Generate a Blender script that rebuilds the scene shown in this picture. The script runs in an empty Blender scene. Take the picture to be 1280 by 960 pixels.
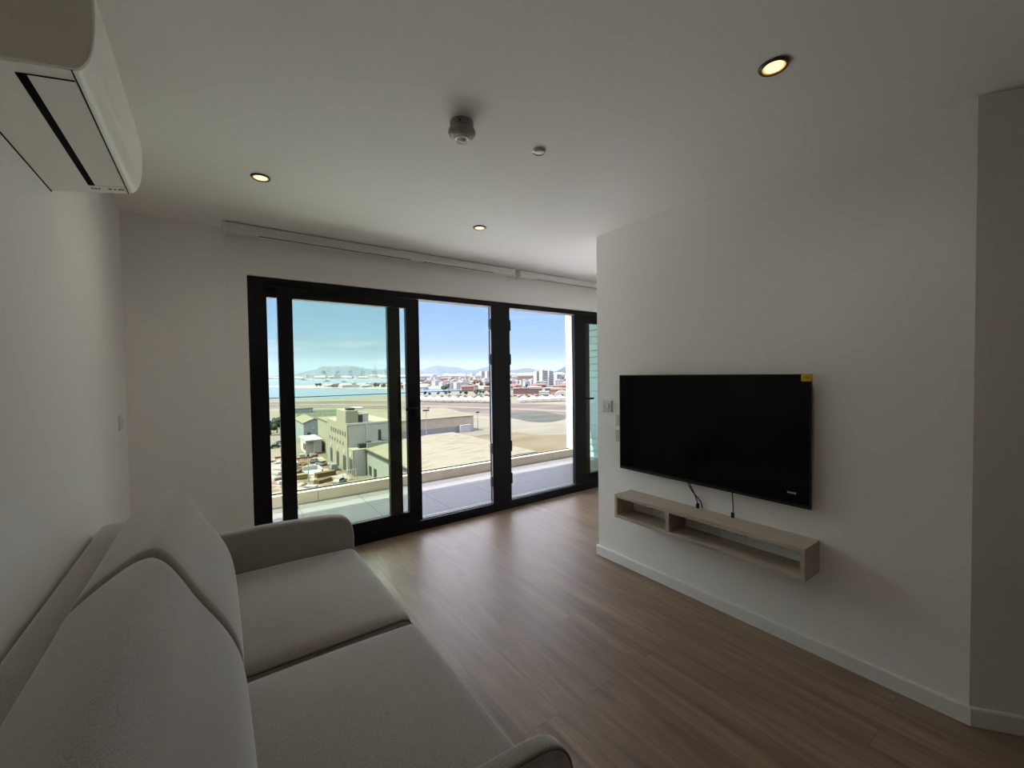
import bpy, bmesh, math, random
from mathutils import Vector, Matrix
random.seed(11)
scene = bpy.context.scene
COL = scene.collection
PI = math.pi

# ------------------------------------------------------------------ helpers
def tag(o, label=None, cat=None, group=None, kind=None):
    if label: o['label'] = label
    if cat: o['category'] = cat
    if group: o['group'] = group
    if kind: o['kind'] = kind
    return o

def empty(name, loc=(0, 0, 0), rz=0.0):
    o = bpy.data.objects.new(name, None)
    o.empty_display_size = .1
    o.location = loc
    o.rotation_euler = (0, 0, rz)
    COL.objects.link(o)
    return o

def obj(name, bm, mat, parent=None, smooth=False, auto=None):
    """link a bmesh as ONE mesh object; coordinates are local to the parent"""
    me = bpy.data.meshes.new(name)
    bmesh.ops.recalc_face_normals(bm, faces=bm.faces[:])
    bm.to_mesh(me)
    bm.free()
    mats = mat if isinstance(mat, (list, tuple)) else [mat]
    for m in mats:
        me.materials.append(m)
    if smooth:
        for p in me.polygons:
            p.use_smooth = True
        if auto is not None:
            me.set_sharp_from_angle(angle=math.radians(auto))
    o = bpy.data.objects.new(name, me)
    COL.objects.link(o)
    if parent is not None:
        o.parent = parent
    return o

def copy_tree(o, parent=None):
    c = o.copy()
    COL.objects.link(c)
    if parent is not None:
        c.parent = parent
    for ch in list(o.children):
        copy_tree(ch, c)
    return c

def box(bm, x0, x1, y0, y1, z0, z1, bev=0.0, seg=2, mi=0):
    t = bmesh.new()
    bmesh.ops.create_cube(t, size=1.0)
    for v in t.verts:
        v.co = Vector((x0 + (v.co.x + .5) * (x1 - x0), y0 + (v.co.y + .5) * (y1 - y0), z0 + (v.co.z + .5) * (z1 - z0)))
    if bev > 0:
        bmesh.ops.bevel(t, geom=t.edges[:], offset=bev, segments=seg, profile=.5, affect='EDGES')
    merge(bm, t, mi)
    return bm

def merge(bm, t, mi=0, mat=None):
    vm = {}
    for v in t.verts:
        vm[v] = bm.verts.new((mat @ v.co) if mat is not None else v.co)
    for f in t.faces:
        try:
            nf = bm.faces.new([vm[v] for v in f.verts])
            nf.material_index = mi
            nf.smooth = f.smooth
        except ValueError:
            pass
    t.free()

def B(*a, **k):
    return box(bmesh.new(), *a, **k)

def boxes(lst, bev=0.0):
    bm = bmesh.new()
    for b in lst:
        box(bm, *b, bev=bev)
    return bm

def lathe(bm, prof, center=(0, 0, 0), n=32, axis='Z', mi=0):
    """prof: list of (r, h)"""
    rings = []
    for r, h in prof:
        ring = []
        if r < 1e-6:
            ring = [bm.verts.new(_ax(0, 0, h, axis, center))]
        else:
            for k in range(n):
                a = 2 * PI * k / n
                ring.append(bm.verts.new(_ax(r * math.cos(a), r * math.sin(a), h, axis, center)))
        rings.append(ring)
    for A, Bq in zip(rings, rings[1:]):
        if len(A) == 1 and len(Bq) == 1:
            continue
        for k in range(n):
            k2 = (k + 1) % n
            if len(A) == 1:
                f = bm.faces.new((A[0], Bq[k], Bq[k2]))
            elif len(Bq) == 1:
                f = bm.faces.new((A[k], A[k2], Bq[0]))
            else:
                f = bm.faces.new((A[k], A[k2], Bq[k2], Bq[k]))
            f.material_index = mi
    return bm

def _ax(a, b, h, axis, c):
    if axis == 'Z': p = (a, b, h)
    elif axis == 'X': p = (h, a, b)
    else: p = (a, h, b)
    return (p[0] + c[0], p[1] + c[1], p[2] + c[2])

def tube(bm, pts, r, n=8, mi=0):
    pts = [Vector(p) for p in pts]
    rings = []
    for i, p in enumerate(pts):
        d = (pts[min(i + 1, len(pts) - 1)] - pts[max(i - 1, 0)]).normalized()
        up = Vector((0, 0, 1)) if abs(d.z) < .9 else Vector((1, 0, 0))
        u = d.cross(up).normalized()
        w = d.cross(u).normalized()
        rings.append([bm.verts.new(p + u * r * math.cos(2 * PI * k / n) + w * r * math.sin(2 * PI * k / n)) for k in range(n)])
    for A, Bq in zip(rings, rings[1:]):
        for k in range(n):
            f = bm.faces.new((A[k], A[(k + 1) % n], Bq[(k + 1) % n], Bq[k]))
            f.material_index = mi
    bm.faces.new(rings[0][::-1]); bm.faces.new(rings[-1])
    return bm

def catmull(pts, n=6, closed=True):
    out = []
    N = len(pts)
    rng = range(N) if closed else range(N - 1)
    for i in rng:
        g = (lambda k: pts[k % N]) if closed else (lambda k: pts[min(max(k, 0), N - 1)])
        p0, p1, p2, p3 = g(i - 1), g(i), g(i + 1), g(i + 2)
        for j in range(n):
            t = j / n
            out.append(tuple(.5 * ((2 * p1[q]) + (-p0[q] + p2[q]) * t + (2 * p0[q] - 5 * p1[q] + 4 * p2[q] - p3[q]) * t * t
                                   + (-p0[q] + 3 * p1[q] - 3 * p2[q] + p3[q]) * t ** 3) for q in range(len(p1))))
    if not closed:
        out.append(tuple(pts[-1]))
    return out

def inset_poly(pts, d):
    """offset a closed 2D polygon inwards by d (pts counter-clockwise or clockwise)"""
    N = len(pts)
    area = sum(pts[i][0] * pts[(i + 1) % N][1] - pts[(i + 1) % N][0] * pts[i][1] for i in range(N))
    s = 1 if area > 0 else -1
    out = []
    for i in range(N):
        a, c = Vector(pts[i - 1]), Vector(pts[(i + 1) % N])
        t = (c - a).normalized()
        nrm = Vector((-t.y, t.x)) * s
        out.append((pts[i][0] + nrm.x * d, pts[i][1] + nrm.y * d))
    return out

def extrude_profile(bm, prof, y0, y1, r=.02, nr=5, ny=14, bulge=None, axis='Y'):
    """closed XZ profile extruded along Y with ends rounded by r; bulge(t, x, z) -> (dx, dz)"""
    stations = []
    for k in range(nr + 1):
        a = PI / 2 * k / nr
        stations.append((y0 + r * (1 - math.sin(a)), r * (1 - math.cos(a))))
    stations = stations[::-1]
    # start at the end cap (max inset) going inwards
    st = [(y0 + r - r * math.cos(PI / 2 * k / nr), r - r * math.sin(PI / 2 * k / nr)) for k in range(nr + 1)]
    mid = [(y0 + r + (y1 - y0 - 2 * r) * k / ny, 0) for k in range(1, ny)]
    en = [(y1 - r + r * math.sin(PI / 2 * k / nr), r - r * math.cos(PI / 2 * k / nr)) for k in range(nr + 1)]
    rings = []
    for y, ins in st + mid + en:
        t = (y - y0) / (y1 - y0)
        pp = inset_poly(prof, ins) if ins > 0 else prof
        ring = []
        for x, z in pp:
            dx, dz = bulge(t, x, z) if bulge else (0, 0)
            ring.append(bm.verts.new((x + dx, y, z + dz)))
        rings.append(ring)
    N = len(prof)
    for A, C in zip(rings, rings[1:]):
        for k in range(N):
            bm.faces.new((A[k], A[(k + 1) % N], C[(k + 1) % N], C[k]))
    bm.faces.new(rings[0]); bm.faces.new(rings[-1][::-1])
    return bm

def soft_box(x0, x1, y0, y1, z0, z1, r, crown=0.0, cuts=22):
    bm = bmesh.new()
    bmesh.ops.create_cube(bm, size=2.0)
    bmesh.ops.subdivide_edges(bm, edges=bm.edges[:], cuts=cuts, use_grid_fill=True)
    h = Vector(((x1 - x0) / 2, (y1 - y0) / 2, (z1 - z0) / 2))
    c = Vector(((x0 + x1) / 2, (y0 + y1) / 2, (z0 + z1) / 2))
    for v in bm.verts:
        # denser near the edges
        u = Vector([math.copysign(1 - (1 - abs(q)) ** 1.6, q) for q in v.co])
        p = Vector((u.x * h.x, u.y * h.y, u.z * h.z))
        q = Vector([max(-h[i] + r, min(h[i] - r, p[i])) for i in range(3)])
        d = p - q
        if d.length > 1e-9:
            p = q + d.normalized() * r
        top = max(0.0, min(1.0, (p.z + h.z) / (2 * h.z)))
        p.z += crown * top * (1 - (p.x / h.x) ** 2) * (1 - (p.y / h.y) ** 2) ** .7 if abs(p.y) < h.y and abs(p.x) < h.x else 0
        v.co = c + p
    return bm

# ------------------------------------------------------------------ materials
MATS = {}
def mat(name, col, rough=.6, spec=.4, metal=0.0, noise=0.0, nscale=20.0, bump=0.0, bscale=80.0, emis=None, estr=0.0):
    m = bpy.data.materials.new(name)
    m.use_nodes = True
    nt = m.node_tree
    b = nt.nodes['Principled BSDF']
    b.inputs['Base Color'].default_value = (*col, 1)
    b.inputs['Roughness'].default_value = rough
    b.inputs['Specular IOR Level'].default_value = spec
    b.inputs['Metallic'].default_value = metal
    tc = nt.nodes.new('ShaderNodeTexCoord')
    if noise > 0:
        n = nt.nodes.new('ShaderNodeTexNoise')
        n.inputs['Scale'].default_value = nscale
        n.inputs['Detail'].default_value = 5
        nt.links.new(tc.outputs['Object'], n.inputs['Vector'])
        r = nt.nodes.new('ShaderNodeMapRange')
        r.inputs['From Min'].default_value = .3; r.inputs['From Max'].default_value = .7
        r.inputs['To Min'].default_value = 1 - noise; r.inputs['To Max'].default_value = 1 + noise
        nt.links.new(n.outputs['Fac'], r.inputs['Value'])
        mx = nt.nodes.new('ShaderNodeMix'); mx.data_type = 'RGBA'; mx.blend_type = 'MULTIPLY'
        mx.inputs['Factor'].default_value = 1
        mx.inputs[6].default_value = (*col, 1)
        nt.links.new(r.outputs['Result'], mx.inputs[7])
        nt.links.new(mx.outputs[2], b.inputs['Base Color'])
    if bump > 0:
        n2 = nt.nodes.new('ShaderNodeTexNoise')
        n2.inputs['Scale'].default_value = bscale
        n2.inputs['Detail'].default_value = 4
        nt.links.new(tc.outputs['Object'], n2.inputs['Vector'])
        bp = nt.nodes.new('ShaderNodeBump')
        bp.inputs['Strength'].default_value = bump
        bp.inputs['Distance'].default_value = .002
        nt.links.new(n2.outputs['Fac'], bp.inputs['Height'])
        nt.links.new(bp.outputs['Normal'], b.inputs['Normal'])
    if emis:
        b.inputs['Emission Color'].default_value = (*emis, 1)
        b.inputs['Emission Strength'].default_value = estr
    return m

def glass(name, tint, fres=1.0):
    m = bpy.data.materials.new(name)
    m.use_nodes = True
    nt = m.node_tree
    nt.nodes.remove(nt.nodes['Principled BSDF'])
    out = nt.nodes['Material Output']
    tr = nt.nodes.new('ShaderNodeBsdfTransparent'); tr.inputs['Color'].default_value = (*tint, 1)
    gl = nt.nodes.new('ShaderNodeBsdfGlossy'); gl.inputs['Roughness'].default_value = 0.0
    gl.inputs['Color'].default_value = (.9, .95, .93, 1)
    lw = nt.nodes.new('ShaderNodeLayerWeight'); lw.inputs['Blend'].default_value = .5
    pw = nt.nodes.new('ShaderNodeMath'); pw.operation = 'POWER'; pw.inputs[1].default_value = 5
    mu = nt.nodes.new('ShaderNodeMath'); mu.operation = 'MULTIPLY_ADD'; mu.inputs[1].default_value = .9 * fres; mu.inputs[2].default_value = .02 * fres
    nt.links.new(lw.outputs['Facing'], pw.inputs[0])
    mx = nt.nodes.new('ShaderNodeMixShader')
    nt.links.new(pw.outputs[0], mu.inputs[0]); nt.links.new(mu.outputs[0], mx.inputs[0])
    nt.links.new(tr.outputs[0], mx.inputs[1]); nt.links.new(gl.outputs[0], mx.inputs[2])
    nt.links.new(mx.outputs[0], out.inputs['Surface'])
    return m

M = {}
M['wall'] = mat('wall_paint', (.87, .845, .825), .85, .2, bump=.05, bscale=300)
M['ceiling'] = mat('ceiling_paint', (.89, .865, .84), .9, .2)
M['skirting'] = mat('skirting_gloss', (.83, .80, .785), .35, .5)
M['black'] = mat('black_powder_coat', (.006, .006, .007), .5, .2)
M['gasket'] = mat('black_gasket', (.004, .004, .004), .7, .2)
M['alu'] = mat('brushed_aluminium', (.55, .55, .55), .35, .5, .9)
M['keep'] = mat('dark_steel', (.12, .12, .12), .3, .5, .8)
M['white_plastic'] = mat('white_plastic', (.78, .765, .73), .35, .45)
M['ac_plastic'] = mat('air_conditioner_plastic', (.90, .87, .81), .4, .4)
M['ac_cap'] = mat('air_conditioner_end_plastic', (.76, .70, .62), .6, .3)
M['plate_grey'] = mat('satin_steel_plate', (.46, .44, .42), .4, .5, .35)
M['dark_slot'] = mat('dark_slot', (.005, .005, .005), .8, .1)
M['grey_mark'] = mat('grey_print', (.16, .15, .14), .7, .2)
M['fabric'] = None
M['tv_black'] = mat('black_gloss_plastic', (.006, .006, .007), .3, .3)
M['screen'] = mat('dark_glass_screen', (.002, .002, .0025), .12, .18)
M['label_grey'] = mat('silver_print', (.35, .35, .35), .5, .4)
M['yellow'] = mat('yellow_sticker', (.62, .42, .02), .6, .3)
M['ink'] = mat('black_ink', (.02, .02, .015), .8, .1)
M['cable'] = mat('black_cable', (.012, .012, .012), .5, .3)
M['socket_hole'] = mat('socket_hole', (.02, .02, .02), .6, .2)
M['chrome'] = mat('brushed_chrome', (.5, .48, .45), .3, .5, .9)
M['bezel'] = mat('bronze_bezel', (.10, .075, .05), .3, .5, .85)
M['detector'] = mat('detector_plastic', (.30, .265, .25), .5, .4)
M['lamp'] = mat('warm_lamp', (.9, .8, .5), .4, .3, emis=(1.0, .70, .28), estr=2.2)
M['reflector'] = mat('glowing_reflector', (.9, .75, .45), .25, .5, emis=(1.0, .62, .2), estr=.55)  # emission stands in for bulb light caught by the reflector
M['roller_white'] = mat('white_aluminium', (.72, .70, .67), .4, .4)
M['glass'] = glass('green_tinted_glass', (.955, .992, .925))
M['balustrade'] = glass('balustrade_glass', (.985, .992, .985), .25)
M['glass_edge'] = mat('glass_edge', (.05, .12, .11), .2, .5)

def wood_floor():
    m = bpy.data.materials.new('oak_laminate')
    m.use_nodes = True
    nt = m.node_tree; L = nt.links
    b = nt.nodes['Principled BSDF']
    tc = nt.nodes.new('ShaderNodeTexCoord')
    mp = nt.nodes.new('ShaderNodeMapping')
    mp.inputs['Rotation'].default_value = (0, 0, PI / 2)
    L.new(tc.outputs['Object'], mp.inputs['Vector'])
    br = nt.nodes.new('ShaderNodeTexBrick')
    br.inputs['Scale'].default_value = 1.0
    br.inputs['Brick Width'].default_value = 1.28
    br.inputs['Row Height'].default_value = .19
    br.inputs['Mortar Size'].default_value = .0012
    br.inputs['Mortar Smooth'].default_value = 0
    br.inputs['Bias'].default_value = 0
    br.offset = .37
    br.inputs['Color1'].default_value = (0, 0, 0, 1); br.inputs['Color2'].default_value = (1, 1, 1, 1)
    br.inputs['Mortar'].default_value = (.5, .5, .5, 1)
    L.new(mp.outputs[0], br.inputs['Vector'])
    # grain stretched along Y
    mp2 = nt.nodes.new('ShaderNodeMapping'); mp2.inputs['Scale'].default_value = (9, .9, 1)
    L.new(tc.outputs['Object'], mp2.inputs['Vector'])
    add = nt.nodes.new('ShaderNodeVectorMath'); add.operation = 'ADD'
    sc = nt.nodes.new('ShaderNodeVectorMath'); sc.operation = 'SCALE'; sc.inputs['Scale'].default_value = 7.0
    L.new(br.outputs['Color'], sc.inputs[0])
    L.new(mp2.outputs[0], add.inputs[0]); L.new(sc.outputs[0], add.inputs[1])
    n1 = nt.nodes.new('ShaderNodeTexNoise'); n1.inputs['Scale'].default_value = 1.6; n1.inputs['Detail'].default_value = 7
    n1.inputs['Roughness'].default_value = .62; n1.inputs['Distortion'].default_value = .6
    L.new(add.outputs[0], n1.inputs['Vector'])
    cr = nt.nodes.new('ShaderNodeValToRGB')
    e = cr.color_ramp.elements
    e[0].position = .30; e[0].color = (.145, .096, .062, 1)
    e[1].position = .72; e[1].color = (.34, .245, .166, 1)
    el = cr.color_ramp.elements.new(.52); el.color = (.24, .166, .110, 1)
    L.new(n1.outputs['Fac'], cr.inputs[0])
    hs = nt.nodes.new('ShaderNodeHueSaturation')
    mr = nt.nodes.new('ShaderNodeMapRange'); mr.inputs['To Min'].default_value = .94; mr.inputs['To Max'].default_value = 1.06
    L.new(br.outputs['Color'], mr.inputs['Value']); L.new(mr.outputs[0], hs.inputs['Value'])
    L.new(cr.outputs[0], hs.inputs['Color'])
    mx = nt.nodes.new('ShaderNodeMix'); mx.data_type = 'RGBA'
    mx.inputs[7].default_value = (.15, .105, .072, 1)
    L.new(br.outputs['Fac'], mx.inputs['Factor']); L.new(hs.outputs[0], mx.inputs[6])
    L.new(mx.outputs[2], b.inputs['Base Color'])
    rr = nt.nodes.new('ShaderNodeMapRange'); rr.inputs['To Min'].default_value = .34; rr.inputs['To Max'].default_value = .50
    L.new(n1.outputs['Fac'], rr.inputs['Value']); L.new(rr.outputs[0], b.inputs['Roughness'])
    b.inputs['Specular IOR Level'].default_value = .65
    bp = nt.nodes.new('ShaderNodeBump'); bp.inputs['Strength'].default_value = .12; bp.inputs['Distance'].default_value = .001
    L.new(n1.outputs['Fac'], bp.inputs['Height']); L.new(bp.outputs[0], b.inputs['Normal'])
    return m

def oak_shelf():
    m = bpy.data.materials.new('pale_oak_laminate')
    m.use_nodes = True
    nt = m.node_tree; L = nt.links
    b = nt.nodes['Principled BSDF']
    tc = nt.nodes.new('ShaderNodeTexCoord')
    mp2 = nt.nodes.new('ShaderNodeMapping'); mp2.inputs['Scale'].default_value = (30, 2.2, 30)
    L.new(tc.outputs['Object'], mp2.inputs['Vector'])
    n1 = nt.nodes.new('ShaderNodeTexNoise'); n1.inputs['Scale'].default_value = 1.5; n1.inputs['Detail'].default_value = 6
    L.new(mp2.outputs[0], n1.inputs['Vector'])
    cr = nt.nodes.new('ShaderNodeValToRGB')
    e = cr.color_ramp.elements
    e[0].position = .3; e[0].color = (.40, .335, .265, 1)
    e[1].position = .75; e[1].color = (.54, .465, .38, 1)
    L.new(n1.outputs['Fac'], cr.inputs[0]); L.new(cr.outputs[0], b.inputs['Base Color'])
    b.inputs['Roughness'].default_value = .5
    return m

def fabric_mat():
    m = bpy.data.materials.new('woven_grey_fabric')
    m.use_nodes = True
    nt = m.node_tree; L = nt.links
    b = nt.nodes['Principled BSDF']
    tc = nt.nodes.new('ShaderNodeTexCoord')
    n1 = nt.nodes.new('ShaderNodeTexNoise'); n1.inputs['Scale'].default_value = 420; n1.inputs['Detail'].default_value = 3
    n2 = nt.nodes.new('ShaderNodeTexNoise'); n2.inputs['Scale'].default_value = 9; n2.inputs['Detail'].default_value = 4
    L.new(tc.outputs['Object'], n1.inputs['Vector']); L.new(tc.outputs['Object'], n2.inputs['Vector'])
    cr = nt.nodes.new('ShaderNodeValToRGB')
    e = cr.color_ramp.elements
    e[0].position = .28; e[0].color = (.22, .194, .177, 1)
    e[1].position = .72; e[1].color = (.44, .394, .364, 1)
    L.new(n1.outputs['Fac'], cr.inputs[0])
    hs = nt.nodes.new('ShaderNodeHueSaturation')
    mr = nt.nodes.new('ShaderNodeMapRange'); mr.inputs['To Min'].default_value = .92; mr.inputs['To Max'].default_value = 1.08
    L.new(n2.outputs['Fac'], mr.inputs['Value']); L.new(mr.outputs[0], hs.inputs['Value']); L.new(cr.outputs[0], hs.inputs['Color'])
    L.new(hs.outputs[0], b.inputs['Base Color'])
    b.inputs['Roughness'].default_value = .9
    b.inputs['Specular IOR Level'].default_value = .15
    b.inputs['Sheen Weight'].default_value = .9
    b.inputs['Sheen Roughness'].default_value = .42
    bp = nt.nodes.new('ShaderNodeBump'); bp.inputs['Strength'].default_value = .35; bp.inputs['Distance'].default_value = .0012
    L.new(n1.outputs['Fac'], bp.inputs['Height']); L.new(bp.outputs[0], b.inputs['Normal'])
    return m

M['floor'] = wood_floor()
M['oak'] = oak_shelf()
M['fabric'] = fabric_mat()
M['piping'] = mat('dark_grey_piping', (.17, .145, .12), .9, .1)

# ------------------------------------------------------------------ room numbers (metres; camera stands at x=0, y=0)
H = 2.46            # ceiling
XL = -.45           # left wall
XT = 2.41           # wall with the television
YT = 2.23           # far end of that wall
YN = .27            # where that wall bends
YW = 3.525          # inner face of the window wall
YF = 3.55           # inner face of the door frames
WX0, WX1, WZ = .21, 4.70, 2.15   # opening
XR = 4.95           # room end behind the television wall

def struct(name, bm, m, label, cat, parent=None, smooth=False):
    o = obj(name, bm, m, parent, smooth)
    return tag(o, label, cat, kind='structure')

struct('floor', B(XL - .2, XR + .2, -3.2, 3.64, -.25, 0), M['floor'], 'brown oak laminate floor with planks running to the windows', 'floor')
struct('ceiling', B(XL - .2, XR + .2, -3.2, 3.7, H, H + .3), M['ceiling'], 'plain matt white ceiling holding the downlights and smoke detector', 'ceiling')
struct('wall_left', B(XL - .2, XL, -3.2, 3.7, 0, H), M['wall'], 'white wall behind the sofa below the air conditioner', 'wall')
bm = bmesh.new()
box(bm, XL, WX0, YW, 3.7, 0, H); box(bm, WX1, XR, YW, 3.7, 0, H); box(bm, WX0, WX1, YW, 3.7, WZ, H)
struct('wall_window', bm, M['wall'], 'white wall around the black framed sliding glass doors', 'wall')
struct('wall_right', B(XT, XT + .12, YN, YT, 0, H), M['wall'], 'white wall carrying the television and the floating shelf', 'wall')
ang = (math.sin(math.radians(36)), -math.cos(math.radians(36)))
L2 = 1.25
ax1, ay1 = XT + ang[0] * L2, YN + ang[1] * L2
bm = bmesh.new()
nx, ny = -ang[1], ang[0]      # away from the room (towards +x)
vv = [(XT, YN), (ax1, ay1), (ax1 + .12, ay1 + .02), (XT + .12, YN + .02)]
lo = [bm.verts.new((x, y, 0)) for x, y in vv]; hi = [bm.verts.new((x, y, H)) for x, y in vv]
bm.faces.new(lo[::-1]); bm.faces.new(hi)
for i in range(4):
    bm.faces.new((lo[i], lo[(i + 1) % 4], hi[(i + 1) % 4], hi[i]))
struct('wall_angle', bm, M['wall'], 'shaded white wall turning away at the right edge of the view', 'wall')
struct('wall_alcove', B(XT + .12, XR, YT - .12, YT, 0, H), M['wall'], 'white wall closing the corner behind the television wall', 'wall')
struct('wall_end', B(XR, XR + .2, YT - .12, 3.7, 0, H), M['wall'], 'white end wall beside the far sliding door', 'wall')
struct('wall_side', B(ax1, ax1 + .12, -3.2, ay1, 0, H), M['wall'], 'white side wall past the angled corner', 'wall')
struct('wall_rear', B(XL, ax1, -3.2, -3.0, 0, H), M['wall'], 'white wall at the other end of the room', 'wall')

def skirt(name, p0, p1, side, label):
    """baseboard from p0 to p1; side = unit vector into the room"""
    bm = bmesh.new()
    d = Vector((p1[0] - p0[0], p1[1] - p0[1], 0)); Ld = d.length; d.normalize()
    s = Vector((side[0], side[1], 0))
    prof = [(0, 0), (.014, 0), (.014, .066), (.011, .072), (0, .072)]
    rings = []
    for t in (0, Ld):
        rings.append([bm.verts.new(Vector((p0[0], p0[1], 0)) + d * t + s * a + Vector((0, 0, z))) for a, z in prof])
    for k in range(5):
        bm.faces.new((rings[0][k], rings[0][(k + 1) % 5], rings[1][(k + 1) % 5], rings[1][k]))
    bm.faces.new(rings[0]); bm.faces.new(rings[1])
    return struct(name, bm, M['skirting'], label, 'baseboard')
skirt('baseboard_right', (XT, YN - .006), (XT, YT + .014), (-1, 0), 'white skirting board under the television wall')
skirt('baseboard_angle', (XT, YN), (ax1, ay1), (ang[1], -ang[0]), 'white skirting board along the shaded angled wall')
skirt('baseboard_left', (XL, -3), (XL, YW), (1, 0), 'white skirting board behind the sofa')
skirt('baseboard_window', (XL, YW), (WX0, YW), (0, -1), 'white skirting board between sofa corner and glass doors')
skirt('baseboard_alcove', (XT, YT), (XR, YT), (0, 1), 'white skirting board behind the television wall')

# ------------------------------------------------------------------ sliding glass doors
win = empty('window_1', (0, 0, 0))
tag(win, 'black fixed window panes and frame around the open sliding doors', 'window', kind='structure')
bm = bmesh.new()
box(bm, WX0, .31, YF, 3.66, 0, WZ); box(bm, 4.58, WX1, YF, 3.66, 0, WZ)
box(bm, .31, 4.58, YF, 3.66, 2.10, WZ)
box(bm, .31, 4.58, YF, 3.66, 0, .085)
box(bm, .31, 1.30, YF + .01, 3.66, 2.085, 2.10)
obj('outer_frame', bm, M['black'], win)
bm = bmesh.new()
box(bm, .31, 4.58, 3.585, 3.592, .085, .094); box(bm, .31, 4.58, 3.622, 3.63, .085, .094)
obj('slide_track', bm, M['alu'], win)
bm = bmesh.new()
box(bm, 2.30, 2.52, YF, 3.60, .085, 2.10); box(bm, 2.33, 2.50, 3.60, 3.66, .085, 2.10)
mull = obj('mullion', bm, M['black'], win)
obj('edge_trim', B(2.292, 2.30, YF + .012, YF + .022, .09, 2.10), M['alu'], mull)
for z0 in (1.865, 1.51, .60, .26):
    for x0, x1, mm in ((2.275, 2.30, 'keep'), (2.52, 2.54, 'black')):
        bm = bmesh.new()
        box(bm, x0, x1, YF + .006, YF + .034, z0, z0 + .11, bev=.004)
        box(bm, x0 - .004 if x0 < 2.4 else x0, x1 if x0 < 2.4 else x1 + .004, YF + .012, YF + .028, z0 + .02, z0 + .09, bev=.003)
        obj('lock_keep', bm, M[mm], mull)

def leaf(bm, x0, x1, z0, z1, gx0, gx1, gz0, gz1, y0, y1):
    box(bm, x0, gx0, y0, y1, z0, z1); box(bm, gx1, x1, y0, y1, z0, z1)
    box(bm, gx0, gx1, y0, y1, z0, gz0); box(bm, gx0, gx1, y0, y1, gz1, z1)
    # thin gasket step
    return bm
f1 = obj('fixed_sash', leaf(bmesh.new(), .31, 1.36, .085, 2.10, .335, 1.25, .17, 2.015, 3.61, 3.655), M['black'], win)
obj('pane', B(.335, 1.25, 3.63, 3.636, .17, 2.015), M['glass'], f1)
f2 = obj('fixed_sash', leaf(bmesh.new(), 3.64, 4.58, .085, 2.10, 3.76, 4.555, .17, 2.015, 3.61, 3.655), M['black'], win)
obj('pane', B(3.76, 4.555, 3.63, 3.636, .17, 2.015), M['glass'], f2)

def lever(parent, x, y, z, sgn):
    bm = bmesh.new()
    box(bm, x - .016, x + .016, y - .008, y, z - .075, z + .075, bev=.003)
    tube(bm, [(x, y, z), (x, y - .045, z)], .009, 10)
    tube(bm, [(x, y - .045, z), (x + sgn * .02, y - .05, z), (x + sgn * .115, y - .05, z)], .012, 10)
    return obj('handle', bm, M['black'], parent)
d1 = empty('door_1', (0, 0, 0))
tag(d1, 'black sliding glass door pushed open beside the sofa, handle on its right stile', 'door', kind='structure')
obj('sash_frame', leaf(bmesh.new(), .40, 1.52, .095, 2.095, .50, 1.40, .185, 2.01, 3.556, 3.604), M['black'], d1)
obj('pane', B(.50, 1.40, 3.578, 3.584, .185, 2.01), M['glass'], d1)
lever(d1, 1.478, 3.556, 1.115, -1)
d2 = empty('door_2', (0, 0, 0))
tag(d2, 'black sliding glass door half hidden behind the television wall', 'door', kind='structure')
obj('sash_frame', leaf(bmesh.new(), 3.46, 4.57,   .095, 2.095, 3.64, 4.47, .185, 2.01, 3.556, 3.604), M['black'], d2)
obj('pane', B(3.64, 4.47, 3.578, 3.584, .185, 2.01), M['glass'], d2)
lever(d2, 3.60, 3.556, 1.105, 1)

# ------------------------------------------------------------------ roller blinds at the ceiling over the doors
def blind(x0, x1, label, slots, chain):
    t = empty('roller_blind', (x0, 3.40, H))
    tag(t, label, 'blind', 'roller blind cassettes over the glass doors')
    W = x1 - x0
    prof = [(-.045, -.012), (-.045, -.055), (-.035, -.068), (.035, -.068), (.045, -.058), (.045, -.004), (-.03, -.004)]
    bm = bmesh.new()
    rings = [[bm.verts.new((x, y, z)) for y, z in prof] for x in (.015, W - .015)]
    for k in range(len(prof)):
        bm.faces.new((rings[0][k], rings[0][(k + 1) % len(prof)], rings[1][(k + 1) % len(prof)], rings[1][k]))
    bm.faces.new(rings[0]); bm.faces.new(rings[1][::-1])
    obj('cassette', bm, M['roller_white'], t)
    for xa in (0, W - .02):
        obj('end_bracket', B(xa, xa + .02, -.05, .05, -.078, -.001, bev=.004), M['white_plastic'], t)
    for a, b in slots:
        obj('bottom_bar', B(a - x0, b - x0, -.012, .004, -.075, -.066, bev=.002), M['roller_white'], t)
        obj('fabric_slot', B(a - x0, b - x0, -.028, -.018, -.0695, -.066), M['dark_slot'], t)
    if chain:
        bm = bmesh.new()
        for dy in (-.012, .012):
            n = 70
            for k in range(n):
                z = -.08 - k * .0125
                lathe(bm, [(0, z - .0022), (.0022, z), (0, z + .0022)], (chain, dy, 0), 5)
        obj('bead_chain', bm, M['white_plastic'], t)
    return t
blind(.07, 2.46, 'white roller blind cassette nearest the sofa, bead chain at its end', [(.28, 1.38), (1.50, 2.22)], .012)
blind(2.53, 4.62, 'white roller blind cassette running behind the television wall', [(2.75, 4.4)], None)

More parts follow.
